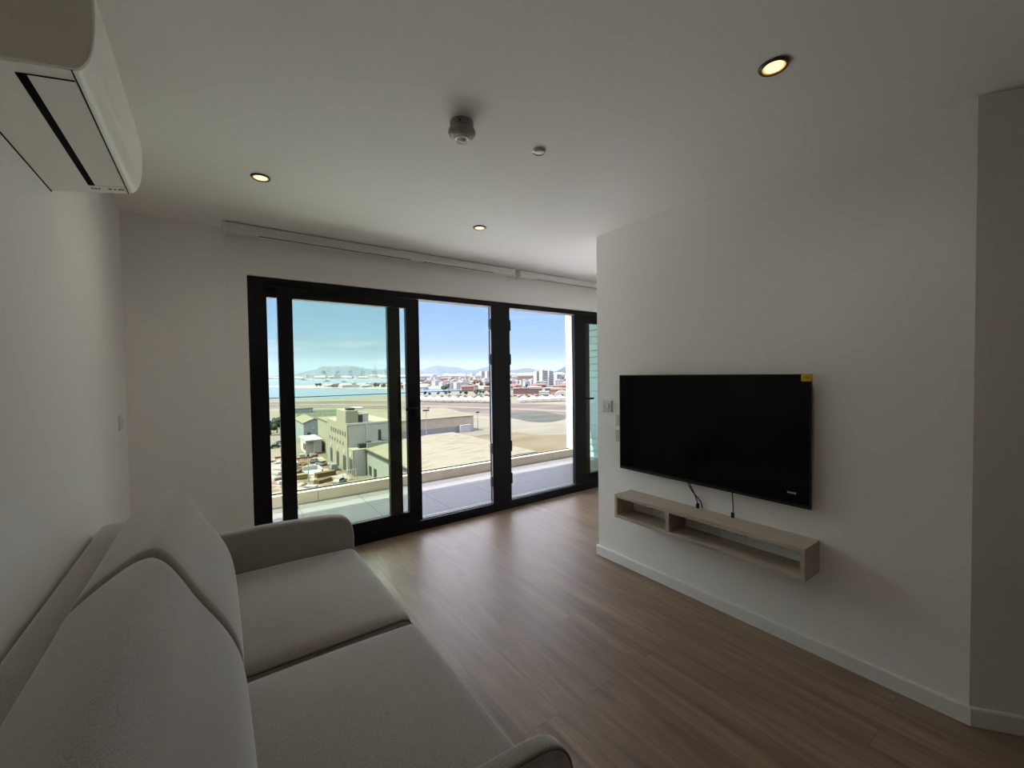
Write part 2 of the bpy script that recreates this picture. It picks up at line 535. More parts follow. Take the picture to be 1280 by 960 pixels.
# ------------------------------------------------------------------ downlights, smoke detector, sensor
def downlight(x, y, label):
    t = empty('downlight', (x, y, H))
    tag(t, label, 'downlight', 'lit downlights in the ceiling')
    obj('bezel', lathe(bmesh.new(), [(.034, .0), (.036, -.007), (.042, -.008), (.046, -.004), (.047, 0)], n=40), M['bezel'], t, True, 40)
    obj('reflector', lathe(bmesh.new(), [(.036, -.004), (.026, -.0012), (0.0, -.0010)], n=40), M['reflector'], t, True)
    obj('bulb', lathe(bmesh.new(), [(.029, -.0015), (.028, -.0045), (.020, -.006), (.012, -.0055), (0, -.006)], n=40), M['lamp'], t, True)
    return t
downlight(1.588, .651, 'lit downlight alone in the ceiling towards the television wall')
downlight(.226, .651, 'lit downlight above the near end of the sofa')
downlight(.226, 2.542, 'lit downlight in the ceiling beyond the air conditioner')
downlight(1.566, 2.558, 'lit downlight in the ceiling close to the roller blind')

for k, (x, y) in enumerate(((1.588, .651), (.226, 2.542), (1.566, 2.558), (.226, .651))):
    ld = bpy.data.lights.new('downlight_beam', 'SPOT'); ld.energy = 5.0 if y > .7 or x > 1 else .8; ld.color = (1.0, .88, .75)
    ld.spot_size = math.radians(165); ld.spot_blend = 1.0; ld.shadow_soft_size = .028
    lo_ = bpy.data.objects.new('downlight_beam', ld); COL.objects.link(lo_); lo_.location = (x, y, H - .035)
t = empty('smoke_detector', (.862, 1.537, H))
tag(t, 'round white smoke detector with domed lens under the ceiling', 'smoke detector')
obj('base', lathe(bmesh.new(), [(0, 0), (.048, 0), (.049, -.006), (.047, -.024), (.046, -.026), (0, -.026)], n=40), M['detector'], t, True, 35)
obj('housing', lathe(bmesh.new(), [(.044, -.026), (.054, -.032), (.0565, -.042), (.052, -.053), (.038, -.060), (.030, -.060)], n=40), M['detector'], t, True, 50)
obj('lens_ring', lathe(bmesh.new(), [(.033, -.059), (.034, -.071), (.031, -.074), (.022, -.071), (.020, -.064)], n=40), M['white_plastic'], t, True, 50)
obj('lens', lathe(bmesh.new(), [(.018, -.064), (.016, -.073), (.009, -.078), (0, -.0795)], n=32), M['white_plastic'], t, True)
obj('indicator', lathe(bmesh.new(), [(0, -.014), (.003, -.014), (.003, -.019), (0, -.019)], (-.030, -.0395, 0), 10), M['dark_slot'], t)
t = empty('ceiling_sensor', (1.265, 1.525, H))
tag(t, 'small round chrome rimmed sensor disc on the ceiling beside the smoke detector', 'sensor')
obj('rim', lathe(bmesh.new(), [(.024, -.002), (.0245, -.009), (.027, -.011), (.0305, -.008), (.031, 0)], n=36), M['chrome'], t, True, 40)
obj('face', lathe(bmesh.new(), [(.0255, -.006), (.018, -.0085), (.008, -.0095), (0, -.010)], n=36), M['white_plastic'], t, True)

# ------------------------------------------------------------------ air conditioner
def air_conditioner():
    y0, y1 = 1.348, 2.15
    t = empty('air_conditioner', (XL, (y0 + y1) / 2, 2.085))
    tag(t, 'white wall mounted air conditioner with its air flap ajar above the sofa', 'air conditioner')
    L = y1 - y0
    hy = L / 2
    sl = .0365 / .206                       # the underside rises towards the front
    zu = lambda x: sl * x
    # profile in (x out of the wall, z above the back edge of the underside)
    front = catmull([(.206, .0365), (.222, .046), (.236, .072), (.243, .105), (.247, .160), (.247, .215), (.240, .262), (.222, .288), (.195, .298), (.12, .300)], 5, closed=False)
    prof = [(.001, .300), (.001, 0.0)] + front
    bm = bmesh.new()
    extrude_profile(bm, prof, -hy + .012, hy - .012, r=.002, nr=1, ny=2)
    obj('body', bm, M['ac_plastic'], t, True, 30)
    for s in (-1, 1):
        bm = bmesh.new()
        a, b = (-hy, -hy + .016) if s < 0 else (hy - .016, hy)
        extrude_profile(bm, prof, a, b, r=.007, nr=4, ny=2)
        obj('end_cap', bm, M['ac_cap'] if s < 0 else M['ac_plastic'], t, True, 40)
    def under(x0, x1, ya, yb, d0, d1):
        """thin slab lying along the sloping underside: d0 below, d1 above it"""
        bm = bmesh.new()
        q = [bm.verts.new((x, y, zu(x) + d)) for y in (ya, yb) for x, d in ((x0, -d0), (x1, -d0), (x1, d1), (x0, d1))]
        for k in range(4):
            bm.faces.new((q[k], q[(k + 1) % 4], q[4 + (k + 1) % 4], q[4 + k]))
        bm.faces.new(q[:4]); bm.faces.new(q[4:][::-1])
        return bm
    obj('panel_seam', under(.2045, .2070, -hy + .01, hy - .01, .0012, .003), M['dark_slot'], t)
    yA, yB = -hy + .055, hy - .078
    obj('vent_slot', under(.108, .126, yA, yB, .0014, .004), M['dark_slot'], t)
    obj('air_flap', under(.126, .2025, yA + .002, yB - .002, .0022, .002), M['ac_plastic'], t)
    obj('flap_gap', under(.126, .2025, yA - .001, yA + .0022, .0018, .002), M['dark_slot'], t)
    obj('flap_gap', under(.126, .2025, yB - .0022, yB + .001, .0018, .002), M['dark_slot'], t)
    for x_, d_, w_ in ((.110, .052, .006), (.119, .052, .006), (.128, .052, .006), (.155, .052, .009), (.170, .052, .006), (.181, .052, .017)):
        obj('printed_mark', under(x_, x_ + w_, hy - d_, hy - d_ + .010, .001, .001), M['grey_mark'], t)
    obj('wall_shade_line', B(.0, .003, -hy, hy, -.002, .002), M['dark_slot'], t)  # dark strip painted in for the shadow line along the wall
    return t
air_conditioner()

# ------------------------------------------------------------------ sofa
def make_sofa():
    t = empty('sofa', (0, 0, 0))
    tag(t, 'grey fabric two seat sofa with padded back cushions along the left wall', 'sofa')
    yA, yB, ym = .66, 2.565, 1.615
    F = M['fabric']
    bm = bmesh.new()
    extrude_profile(bm, [(-.427, .06), (-.31, .06), (-.31, .745), (-.313, .757), (-.32, .765), (-.33, .768), (-.405, .768), (-.416, .765), (-.424, .757), (-.427, .745)], yA + .004, yB - .004, r=.010, nr=4, ny=6)
    obj('back_frame', bm, F, t, True, 60)
    obj('base', soft_box(-.31, .60, yA + .065, yB - .065, .06, .245, .02), F, t, True)
    # arms: thin padded panels
    ap = [(-.33, .05), (.60, .05), (.638, .052), (.645, .075), (.645, .30), (.645, .45), (.642, .515), (.627, .566), (.595, .600), (.545, .616), (.45, .624), (.25, .635), (0, .636), (-.30, .632), (-.33, .62), (-.335, .58), (-.335, .2)]
    for a, b in ((yA + .010, yA + .062), (yB - .062, yB)):
        bm = bmesh.new()
        prof = catmull(ap, 4)
        extrude_profile(bm, prof, a, b, r=.016, nr=4, ny=2)
        arm = obj('arm', bm, F, t, True, 70)
        for yy in ((a + .0055) if a < 1 else (b - .0055),):
            bm = bmesh.new()
            pin = inset_poly(prof, .006)
            loop = [(x, yy, z) for x, z in pin if z > .1]
            # order from the back over the top to the front
            loop = [q for q in loop if not (q[0] < -.32)]
            loop.sort(key=lambda q: math.atan2(q[2] - .3, q[0] - .1))
            tube(bm, loop, .0042, 6)
            obj('piping', bm, M['piping'], arm, True)
    # seat cushions
    for a, b in ((yA + .066, ym - .016), (ym + .008, yB - .066)):
        c = obj('seat_cushion', soft_box(-.25, .645, a, b, .235, .428, .042, crown=.042), F, t, True)
        for yy in (a + .006, b - .006):
            bm = bmesh.new()
            tube(bm, [(-.2, yy, .418), (.2, yy, .420), (.60, yy, .418), (.628, yy, .408), (.638, yy, .385), (.640, yy, .28)], .004, 6)
            obj('piping', bm, M['piping'], c, True)
    # back cushions
    cp = [(-.305, .445), (-.312, .62), (-.335, .745), (-.345, .772), (-.325, .803), (-.270, .850), (-.213, .890), (-.178, .9035), (-.150, .900), (-.122, .872),
          (-.093, .822), (-.055, .745), (0, .648), (.036, .565), (.054, .490), (.056, .438), (.035, .425), (-.15, .425)]
    prof = catmull(cp, 4)
    def bulge(tt, x, z):
        w = (1 - (2 * tt - 1) ** 4)
        f = max(0, 1 - abs(z - .62) / .24)
        return (.014 * w * f, .004 * w * (1 if z > .8 else 0))
    for a, b in ((yA + .068, ym - .028), (ym + .022, yB - .068)):
        bm = bmesh.new()
        extrude_profile(bm, prof, a, b, r=.022, nr=6, ny=16, bulge=bulge)
        c = obj('back_cushion', bm, F, t, True, 75)
        for yy in (a + .005, b - .005):
            bm = bmesh.new()
            pin = inset_poly(prof, .018)
            loop = [(x, yy, z) for x, z in pin if z > .46 and x > -.30]
            loop.sort(key=lambda q: math.atan2(q[2] - .45, q[0] + .2))
            tube(bm, loop, .0035, 6)
            obj('piping', bm, M['piping'], c, True)
    for x in (-.36, .55):
        for y in (yA + .1, yB - .1):
            obj('foot', lathe(bmesh.new(), [(0, 0), (.022, 0), (.026, .062), (0, .062)], (x, y, 0), 16), M['black'], t, True, 40)
    return t
make_sofa()

# ------------------------------------------------------------------ television on the wall
def text_mesh(name, s, size, m, parent, mtx, depth=.0004):
    cu = bpy.data.curves.new(name + '_curve', 'FONT')
    cu.body = s; cu.size = size; cu.extrude = depth; cu.align_x = 'CENTER'; cu.align_y = 'CENTER'
    tmp = bpy.data.objects.new(name + '_tmp', cu)
    COL.objects.link(tmp)
    dg = bpy.context.evaluated_depsgraph_get()
    me = bpy.data.meshes.new_from_object(tmp.evaluated_get(dg))
    COL.objects.unlink(tmp); bpy.data.objects.remove(tmp)
    me.name = name
    me.materials.clear(); me.materials.append(m)
    me.transform(mtx)
    o = bpy.data.objects.new(name, me); COL.objects.link(o); o.parent = parent
    return o

def television():
    y0, y1, z0, z1 = .793, 1.967, .732, 1.397
    xf = 2.350
    t = empty('television', (xf, (y0 + y1) / 2, z0))
    tag(t, 'large black flat screen television mounted on the white wall above the shelf', 'television')
    hy = (y1 - y0) / 2; hz = z1 - z0
    bm = bmesh.new()
    bw = .007
    box(bm, 0, .012, -hy, hy, hz - bw, hz, bev=.001); box(bm, 0, .012, -hy, hy, 0, .020, bev=.001)
    box(bm, 0, .012, -hy, -hy + bw, .02, hz - bw); box(bm, 0, .012, hy - bw, hy, .02, hz - bw)
    obj('bezel', bm, M['tv_black'], t)
    obj('screen', B(.0025, .010, -hy + bw, hy - bw, .020, hz - bw), M['screen'], t)
    bm = bmesh.new()
    box(bm, .010, .022, -hy + .004, hy - .004, .004, hz - .004, bev=.003)
    box(bm, .022, .048, -hy * .72, hy * .72, .03, hz * .62, bev=.01)
    obj('back_shell', bm, M['tv_black'], t)
    obj('chin_strip', B(-.0012, .003, -hy + .01, hy - .01, .0075, .0100), M['keep'], t)
    obj('wall_mount', B(.046, .0595, -.2, .2, .18, .46), M['keep'], t)
    st = obj('sticker', B(-.0008, .003, -hy - .0005, -hy + .044, hz - .036, hz - .001), M['yellow'], t)
    R = Matrix.Translation((-.0010, -hy + .020, hz - .018)) @ Matrix(((0, 0, -1), (-1, 0, 0), (0, 1, 0))).to_4x4()
    text_mesh('sticker_number', '70', .021, M['ink'], st, R, .0002)
    bm = bmesh.new()
    # a silver logo strip too small to read: blocks of uneven height
    hts = [1.0, .75, .95, .8, .9, .7, 1.0]
    for k, hh in enumerate(hts):
        yk = -hy + .104 - k * .0056
        box(bm, .0012, .004, yk - .0046, yk, .062, .062 + .0105 * hh)
    box(bm, .0014, .004, -hy + .0655, -hy + .105, .0645, .0665)
    obj('logo_strip', bm, M['label_grey'], t)
    return t
television()

def cable(pts, label, plug):
    t = empty('cable', pts[-1])
    tag(t, label, 'cable')
    o = Vector(pts[-1])
    loc = [Vector(p) - o for p in pts]
    obj('cord', tube(bmesh.new(), catmull([tuple(p) for p in loc], 6, closed=False), .0028, 8), M['cable'], t, True)
    if plug:
        obj('plug', B(-.007, .007, -.008, .008, -.002, .028, bev=.003), M['cable'], t)
    return t
zs = .577
cable([(2.385, 1.46, .76), (2.385, 1.445, .71), (2.388, 1.42, .66), (2.39, 1.405, .615), (2.388, 1.40, zs + .003)], 'black cable with a plug end dropping from the middle of the television to the shelf', True)
cable([(2.397, 1.485, .76), (2.397, 1.46, .70), (2.398, 1.425, .655), (2.398, 1.385, .62), (2.400, 1.378, zs + .004)], 'thin black cable kinked beside the middle television cable', False)
cable([(2.385, 1.192, .76), (2.388, 1.190, .70), (2.388, 1.186, .64), (2.388, 1.188, zs + .003)], 'black cable with a plug end dropping under the right half of the television', True)

# ------------------------------------------------------------------ floating shelf
t = empty('floating_shelf', (XT, (.775 + 1.915) / 2, .418))
tag(t, 'pale oak floating shelf box with two open bays under the television', 'shelf')
hy = (1.915 - .775) / 2; D = .18; Hh = .158; tk = .02
obj('top_board', B(-D, -.001, -hy, hy, Hh - tk, Hh, bev=.0012), M['oak'], t)
obj('bottom_board', B(-D, -.001, -hy + tk, hy - tk, 0, tk, bev=.0012), M['oak'], t)
obj('side_board', B(-D, -.001, -hy, -hy + tk, 0, Hh - tk, bev=.0012), M['oak'], t)
obj('side_board', B(-D, -.001, hy - tk, hy, 0, Hh - tk, bev=.0012), M['oak'], t)
obj('divider', B(-D, -.001, .148, .172, tk, Hh - tk, bev=.0012), M['oak'], t)

# ------------------------------------------------------------------ switches and sockets
def plate(name, wall, y, z, w, h, label, cat, kindp, group=None, grey=False):
    """wall: ('x', X, sign) face pointing sign along x"""
    X, s = wall
    t = empty(name, (X, y, z))
    tag(t, label, cat, group)
    def bx(d0, d1, a0, a1, c0, c1, bev=0):
        x0, x1 = sorted((s * d0, s * d1))
        return B(x0, x1, a0, a1, c0, c1, bev=bev)
    obj('plate', bx(0, .010, -w / 2, w / 2, -h / 2, h / 2, .0025), M['plate_grey'] if grey else M['white_plastic'], t)
    if kindp == 'switch':
        obj('rocker', bx(.010, .015, -.013, .013, -.020, .020, .002), M['white_plastic'], t)
        obj('indicator', bx(.0095, .0112, -.005, .001, -.010, -.004), M['grey_mark'], t)
    elif kindp == 'dial':
        obj('rocker', bx(.010, .016, -.020, -.002, -.016, .016, .002), M['white_plastic'], t)
        obj('indicator', bx(.0095, .0125, -.012, -.006, -.012, .006), M['grey_mark'], t)
    else:
        n = 2 if w > .12 else 1
        for k in range(n):
            c = (k - (n - 1) / 2) * w / 2
            bm = bmesh.new()
            for a0, c0, ww, hh in ((0, .014, .004, .010), (-.011, -.008, .009, .004), (.011, -.008, .009, .004)):
                x0, x1 = sorted((s * .0092, s * .0103))
                box(bm, x0, x1, c + a0 - ww / 2, c + a0 + ww / 2, c0 - hh / 2, c0 + hh / 2)
            obj('socket_holes', bm, M['socket_hole'], t)
    return t
plate('wall_switch', (XT, -1), 2.128, 1.165, .088, .088, 'square grey wall switch near the corner beside the television', 'switch', 'dial', grey=True)
plate('wall_socket', (XT, -1), 2.005, 1.066, .086, .086, 'upper grey socket plate peeking out behind the left edge of the television', 'socket', 'socket', grey=True)
plate('wall_socket', (XT, -1), 2.005, .950, .086, .086, 'lower grey socket plate peeking out behind the left edge of the television', 'socket', 'socket', grey=True)
plate('wall_socket', (XT, -1), 1.410, .492, .146, .086, 'double white socket seen inside the long shelf bay nearer its divider', 'socket', 'socket')
plate('wall_socket', (XT, -1), 1.195, .492, .146, .086, 'double white socket in the middle of the long shelf bay', 'socket', 'socket')
plate('wall_socket', (XT, -1), 1.78, .492, .086, .086, 'single white socket seen inside the short shelf bay', 'socket', 'socket')
plate('light_switch', (XL, 1), 3.275, 1.165, .086, .086, 'white light switch on the left wall near the room corner', 'switch', 'switch')

# ------------------------------------------------------------------ balcony
M['tile'] = None
def tile_mat():
    m = mat('balcony_porcelain', (.62, .61, .60), .55, .35)
    nt = m.node_tree; L = nt.links; b = nt.nodes['Principled BSDF']
    tc = nt.nodes.new('ShaderNodeTexCoord')
    mp = nt.nodes.new('ShaderNodeMapping'); mp.inputs['Location'].default_value = (-.06, -.08, 0)
    br = nt.nodes.new('ShaderNodeTexBrick'); br.offset = 0
    br.inputs['Scale'].default_value = 1
    br.inputs['Brick Width'].default_value = .66; br.inputs['Row Height'].default_value = .66
    br.inputs['Mortar Size'].default_value = .007; br.inputs['Mortar Smooth'].default_value = 0
    br.inputs['Color1'].default_value = (.112, .112, .119, 1); br.inputs['Color2'].default_value = (.119, .119, .126, 1)
    br.inputs['Mortar'].default_value = (.062, .062, .067, 1)
    L.new(tc.outputs['Object'], mp.inputs[0]); L.new(mp.outputs[0], br.inputs['Vector']); L.new(br.outputs['Color'], b.inputs['Base Color'])
    return m
M['tile'] = tile_mat()
M['kerb'] = mat('beige_stone', (.68, .57, .45), .75, .25, noise=.06, nscale=6)
M['render_white'] = mat('white_render', (.50, .49, .47), .8, .2)
M['cladding'] = mat('pale_cladding', (.19, .265, .30), .6, .3)
ZB = -.03
struct('floor_balcony', B(-1.2, 5.3, 3.64, 5.42, -.35, ZB), M['tile'], 'pale grey tiled balcony floor outside the glass doors', 'floor')
bm = bmesh.new()
xs = [-1.2, -.25, .95, 2.15, 3.35, 4.55, 5.3]
for a, b in zip(xs, xs[1:]):
    box(bm, a + .002, b - .002, 5.215, 5.36, ZB, .10, bev=.004)
struct('trim_1', bm, M['kerb'], 'beige stone kerb along the edge of the balcony', 'kerb')
bm = bmesh.new()
struct('ceiling_balcony', B(-1.2, 5.4, 3.7, 5.36, 2.50, 2.8), M['render_white'], 'white balcony slab over the terrace', 'ceiling')
bm = bmesh.new()
z = ZB + .02
while z < 2.48:
    v = [(5.16, z), (5.125, z + .004), (5.145, z + .105), (5.16, z + .105)]
    A = [bm.verts.new((x, 3.7, zz)) for x, zz in v]; C = [bm.verts.new((x, 5.20, zz)) for x, zz in v]
    for k in range(4):
        bm.faces.new((A[k], A[(k + 1) % 4], C[(k + 1) % 4], C[k]))
    bm.faces.new(A); bm.faces.new(C)
    z += .112
box(bm, 5.15, 5.3, 3.7, 5.36, ZB, 2.5)
struct('wall_balcony', bm, M['cladding'], 'pale horizontal clad wall closing the balcony behind the far door', 'wall')
struct('trim_2', B(5.00, 5.15, 5.205, 5.36, .10, 2.5), M['render_white'], 'bright white sunlit post at the end of the balcony', 'post')
t = empty('glass_balustrade', (0, 5.29, .10))
tag(t, 'frameless clear glass balustrade along the balcony kerb', 'balustrade')
xs = [-1.18, .40, 1.95, 3.48, 5.0]
for a, b in zip(xs, xs[1:]):
    g = obj('glass_panel', B(a + .006, b - .006, -.006, .006, 0, 1.075), M['balustrade'], t)
obj('top_rail', B(-1.18, 5.0, -.008, .008, 1.075, 1.084), M['glass_edge'], t)
obj('clamp_channel', B(-1.18, 5.0, -.014, .014, 0.0, .012), M['gasket'], t)
#OUTDOORS#
# ------------------------------------------------------------------ outdoors (seen from some ten floors up; ground at z = -28)
ZG = -28.0
rnd = random.Random(5)
ALB = .27            # darkens all outdoor colours to balance the boosted sun and sky
def gm_(name, c, *a, **k):
    return mat(name, tuple(q * ALB for q in c), *a, **k)
def flat(name, pts, z, m, label, cat, th=.3):
    bm = bmesh.new()
    top = [bm.verts.new((x, y, z)) for x, y in pts]
    bot = [bm.verts.new((x, y, z - th)) for x, y in pts]
    f = bm.faces.new(top); bm.faces.new(bot[::-1])
    n = len(pts)
    for k in range(n):
        bm.faces.new((top[k], bot[k], bot[(k + 1) % n], top[(k + 1) % n]))
    bmesh.ops.triangulate(bm, faces=[f])
    return tag(obj(name, bm, m), label, cat, kind='structure')

def stretch_mat(name, c0, c1, scale, rot=0.0, nscale=1.0, lo=.4, hi=.65, rough=.9):
    c0, c1 = [q * ALB for q in c0], [q * ALB for q in c1]
    m = mat(name, c0, rough, .1)
    nt = m.node_tree; L = nt.links; b = nt.nodes['Principled BSDF']
    tc = nt.nodes.new('ShaderNodeTexCoord')
    mp = nt.nodes.new('ShaderNodeMapping'); mp.inputs['Scale'].default_value = scale; mp.inputs['Rotation'].default_value = (0, 0, rot)
    n = nt.nodes.new('ShaderNodeTexNoise'); n.inputs['Scale'].default_value = nscale; n.inputs['Detail'].default_value = 5
    cr = nt.nodes.new('ShaderNodeValToRGB')
    cr.color_ramp.elements[0].position = lo; cr.color_ramp.elements[0].color = (*c0, 1)
    cr.color_ramp.elements[1].position = hi; cr.color_ramp.elements[1].color = (*c1, 1)
    L.new(tc.outputs['Object'], mp.inputs[0]); L.new(mp.outputs[0], n.inputs['Vector']); L.new(n.outputs['Fac'], cr.inputs[0])
    L.new(cr.outputs[0], b.inputs['Base Color'])
    return m

G = {}
G['ground'] = stretch_mat('sandy_ground', (.29, .26, .19), (.36, .335, .255), (.02, .06, .1), 0, 1.0)
G['apron'] = stretch_mat('pale_concrete_apron', (.30, .28, .215), (.36, .345, .275), (.03, .10, .1), .5, 1.0)
G['tan'] = stretch_mat('tan_earth', (.235, .185, .105), (.29, .245, .155), (.05, .10, .1), .3, 1.0)
G['runway'] = stretch_mat('pinkish_runway', (.205, .165, .14), (.28, .24, .21), (.004, .06, .1), .12, 1.0)
G['paint'] = gm_('pale_runway_shoulder', (.37, .34, .28), .9, .1)
G['oval'] = stretch_mat('grey_green_turf', (.105, .12, .095), (.16, .165, .14), (.03, .08, .1), 0, 1.0)
G['field'] = stretch_mat('dull_green_turf', (.10, .145, .085), (.19, .215, .135), (.05, .1, .1), 0, 1.0)
G['scrub'] = stretch_mat('dry_scrub', (.13, .145, .09), (.25, .22, .15), (.01, .03, .1), 0, 1.0)
G['sand'] = gm_('sand_spit', (.30, .27, .18), .9, .1)
G['town'] = stretch_mat('town_ground', (.40, .39, .34), (.62, .60, .56), (.01, .01, .1), 0, 1.0)
G['sea'] = gm_('sea_water', (.012, .11, .20), .35, .35, noise=.12, nscale=.02)
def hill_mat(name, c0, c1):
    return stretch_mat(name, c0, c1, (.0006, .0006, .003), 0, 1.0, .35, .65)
G['hill'] = hill_mat('haze_tinted_scrub', (.06, .095, .12), (.09, .125, .14))  # blue of the distance haze is mixed into the scrub colour
G['dirt'] = stretch_mat('building_site_earth', (.30, .215, .155), (.62, .56, .47), (.35, .22, .3), .4, 1.0, .42, .56)
G['asphalt'] = gm_('grey_asphalt', (.19, .185, .175), .9, .1, noise=.08, nscale=.2)
G['cream'] = gm_('cream_render', (.56, .53, .42), .85, .1)
G['white'] = gm_('white_render_far', (.95, .94, .92), .85, .1)
G['greyblue'] = gm_('blue_grey_sheet', (.50, .57, .60), .7, .2)
G['greygreen'] = gm_('grey_green_sheet', (.50, .54, .46), .7, .2)
G['greywall'] = gm_('grey_render_and_shade', (.78, .77, .74), .85, .1)  # also the tone painted on shaded ends of the depot and cabin
G['dark'] = gm_('dark_opening', (.045, .05, .05), .6, .3)
G['door'] = gm_('grey_roller_door', (.10, .11, .11), .6, .2)
G['roof'] = stretch_mat('cream_sheet_roof', (.345, .32, .225), (.395, .375, .285), (.05, .4, .1), 0, 1.0)
G['roofstreak'] = stretch_mat('streaked_sheet_roof', (.285, .255, .165), (.385, .36, .265), (.16, .75, .1), -.25, 1.0, .36, .47)
G['metal'] = gm_('galvanised_pole', (.75, .75, .72), .5, .4, .3)
G['timber'] = gm_('raw_timber', (.26, .165, .09), .9, .1, noise=.25, nscale=2.0)
G['red'] = gm_('red_panel', (.30, .10, .08), .7, .2)
G['terracotta'] = gm_('terracotta_tiles', (.42, .24, .185), .85, .1, noise=.12, nscale=.3)
G['maroon'] = gm_('dull_maroon_wall', (.36, .19, .175), .85, .1)
G['pink'] = gm_('pink_render', (.70, .50, .40), .85, .1)
G['ochre'] = gm_('ochre_render', (.62, .52, .33), .85, .1)
G['pale'] = gm_('pale_grey_render', (.85, .87, .90), .85, .1)
G['leaf'] = gm_('dark_foliage', (.045, .065, .03), .8, .2, noise=.35, nscale=1.5)
G['leaf2'] = gm_('olive_foliage', (.085, .10, .045), .8, .2, noise=.3, nscale=1.5)
G['trunk'] = gm_('tree_bark', (.10, .075, .05), .9, .1)
G['tyre'] = gm_('black_tyre', (.02, .02, .02), .8, .2)
G['carglass'] = gm_('car_window', (.02, .025, .03), .1, .5)
G['canvas'] = gm_('white_canvas', (.8, .79, .77), .8, .1)

# sea, land, airfield
flat('sea_ground', [(-9000, 300), (9000, 300), (30000, 28000), (-30000, 28000)], ZG - .6, G['sea'], 'blue green sea of the bay behind the airfield', 'sea', .2)
flat('ground', [(-160, 8), (420, 8), (1200, 300), (1500, 700), (520, 730), (395, 690), (345, 623), (299, 592), (262, 598), (202, 599), (130, 581), (85, 595), (59, 622), (-160, 700)], ZG, G['ground'], 'pale sandy ground of the airfield below the building', 'ground', 2)
flat('ground_spit', [(396, 691), (350, 799), (299, 873), (160, 1166), (120, 1500), (201, 1490), (319, 1440), (458, 1360), (560, 1230), (760, 1500), (980, 2300), (1650, 3300), (5200, 3400), (5200, 700), (520, 700)], ZG, G['town'], 'low spit and town land across the inner bay', 'ground', 1.5)
flat('ground_coast', [(560, 5100), (640, 4640), (900, 3900), (1203, 3560), (1650, 3300), (5200, 3300), (9500, 9000), (9000, 13000), (-500, 13000), (300, 7000)], ZG + .1, G['town'], 'far coast plain at the foot of the hills', 'ground', 2)
flat('ground_apron', [(66, 128), (66, 176), (100, 181), (112, 176), (112, 225), (136, 225), (150, 196), (185, 190), (210, 150), (160, 60), (66, 60)], ZG + .05, G['apron'], 'pale concrete apron beyond the streaked roof', 'apron', .1)
flat('ground_earth', [(74, 150), (92, 166), (107, 171), (122, 166), (124, 152), (138, 143), (128, 118), (95, 100), (66, 100), (66, 126)], ZG + .12, G['tan'], 'tan earth patch on the apron below the balcony kerb', 'ground', .1)
def strip(name, pts, wd, z, m, label, cat):
    bm = bmesh.new()
    pts = catmull(pts, 6, closed=False)
    prev = None
    for i, p in enumerate(pts):
        a_, b_ = Vector(pts[max(i - 1, 0)]), Vector(pts[min(i + 1, len(pts) - 1)])
        d_ = (b_ - a_).normalized(); n_ = Vector((-d_.y, d_.x))
        q = [bm.verts.new((p[0] + n_.x * s_ * wd / 2, p[1] + n_.y * s_ * wd / 2, zz)) for s_, zz in ((-1, z), (1, z), (1, z - .2), (-1, z - .2))]
        if prev:
            for k in range(4):
                bm.faces.new((prev[k], prev[(k + 1) % 4], q[(k + 1) % 4], q[k]))
        prev = q
    return tag(obj(name, bm, m), label, cat, kind='structure')
RWY = [(-170, 560), (0, 520), (70, 490), (140, 405), (194, 307), (222, 240), (245, 170)]
strip('road_runway', RWY, 92, ZG + .06, G['runway'], 'pinkish airport runway strip crossing the airfield', 'runway')
strip('road_shoulder', [(x - 6, y - 3) for x, y in RWY], 9, ZG + .12, G['paint'], 'pale band along the middle of the runway', 'runway')
strip('road_edge', [(x + 52, y + 28) for x, y in RWY], 14, ZG + .10, G['paint'], 'pale shoulder along the far side of the runway', 'runway')
strip('road_taxiway', [(x - 62, y - 40) for x, y in RWY], 16, ZG + .09, G['paint'], 'pale taxiway along the near side of the runway', 'runway')
ov = catmull([(156, 213), (160, 232), (170, 243), (184, 249), (198, 250), (202, 238), (197, 222), (190, 205), (177, 193), (162, 187), (154, 196)], 5)
flat('lawn', ov, ZG + .1, G['oval'], 'grey green oval island of turf on the airfield', 'lawn', .1)
flat('lawn', [(18, 262), (46, 325), (58, 402), (92, 378), (78, 300), (62, 262)], ZG + .1, G['field'], 'green sports field behind the gabled hangar', 'lawn', .1)
flat('ground_site', [(10, 96), (10, 172), (31, 172), (31.5, 96)], ZG + .08, G['dirt'], 'brown building site yard below the balcony', 'ground', .1)

# unseen podium added below the kerb; its white roof bounces sunlight indoors
t = tag(empty('bounce_podium', (0, 5.6, ZG)), 'added white podium bouncing light upwards, unseen below the balcony kerb', 'building')
obj('wall', B(-70, 60, 3.5, 47, 0, 14.6), G['greywall'], t)
obj('roof', B(-70.3, 60.3, 3.4, 47.3, 14.6, 15.0), mat('white_bounce_roof', (.72, .725, .75), .8, .2), t)
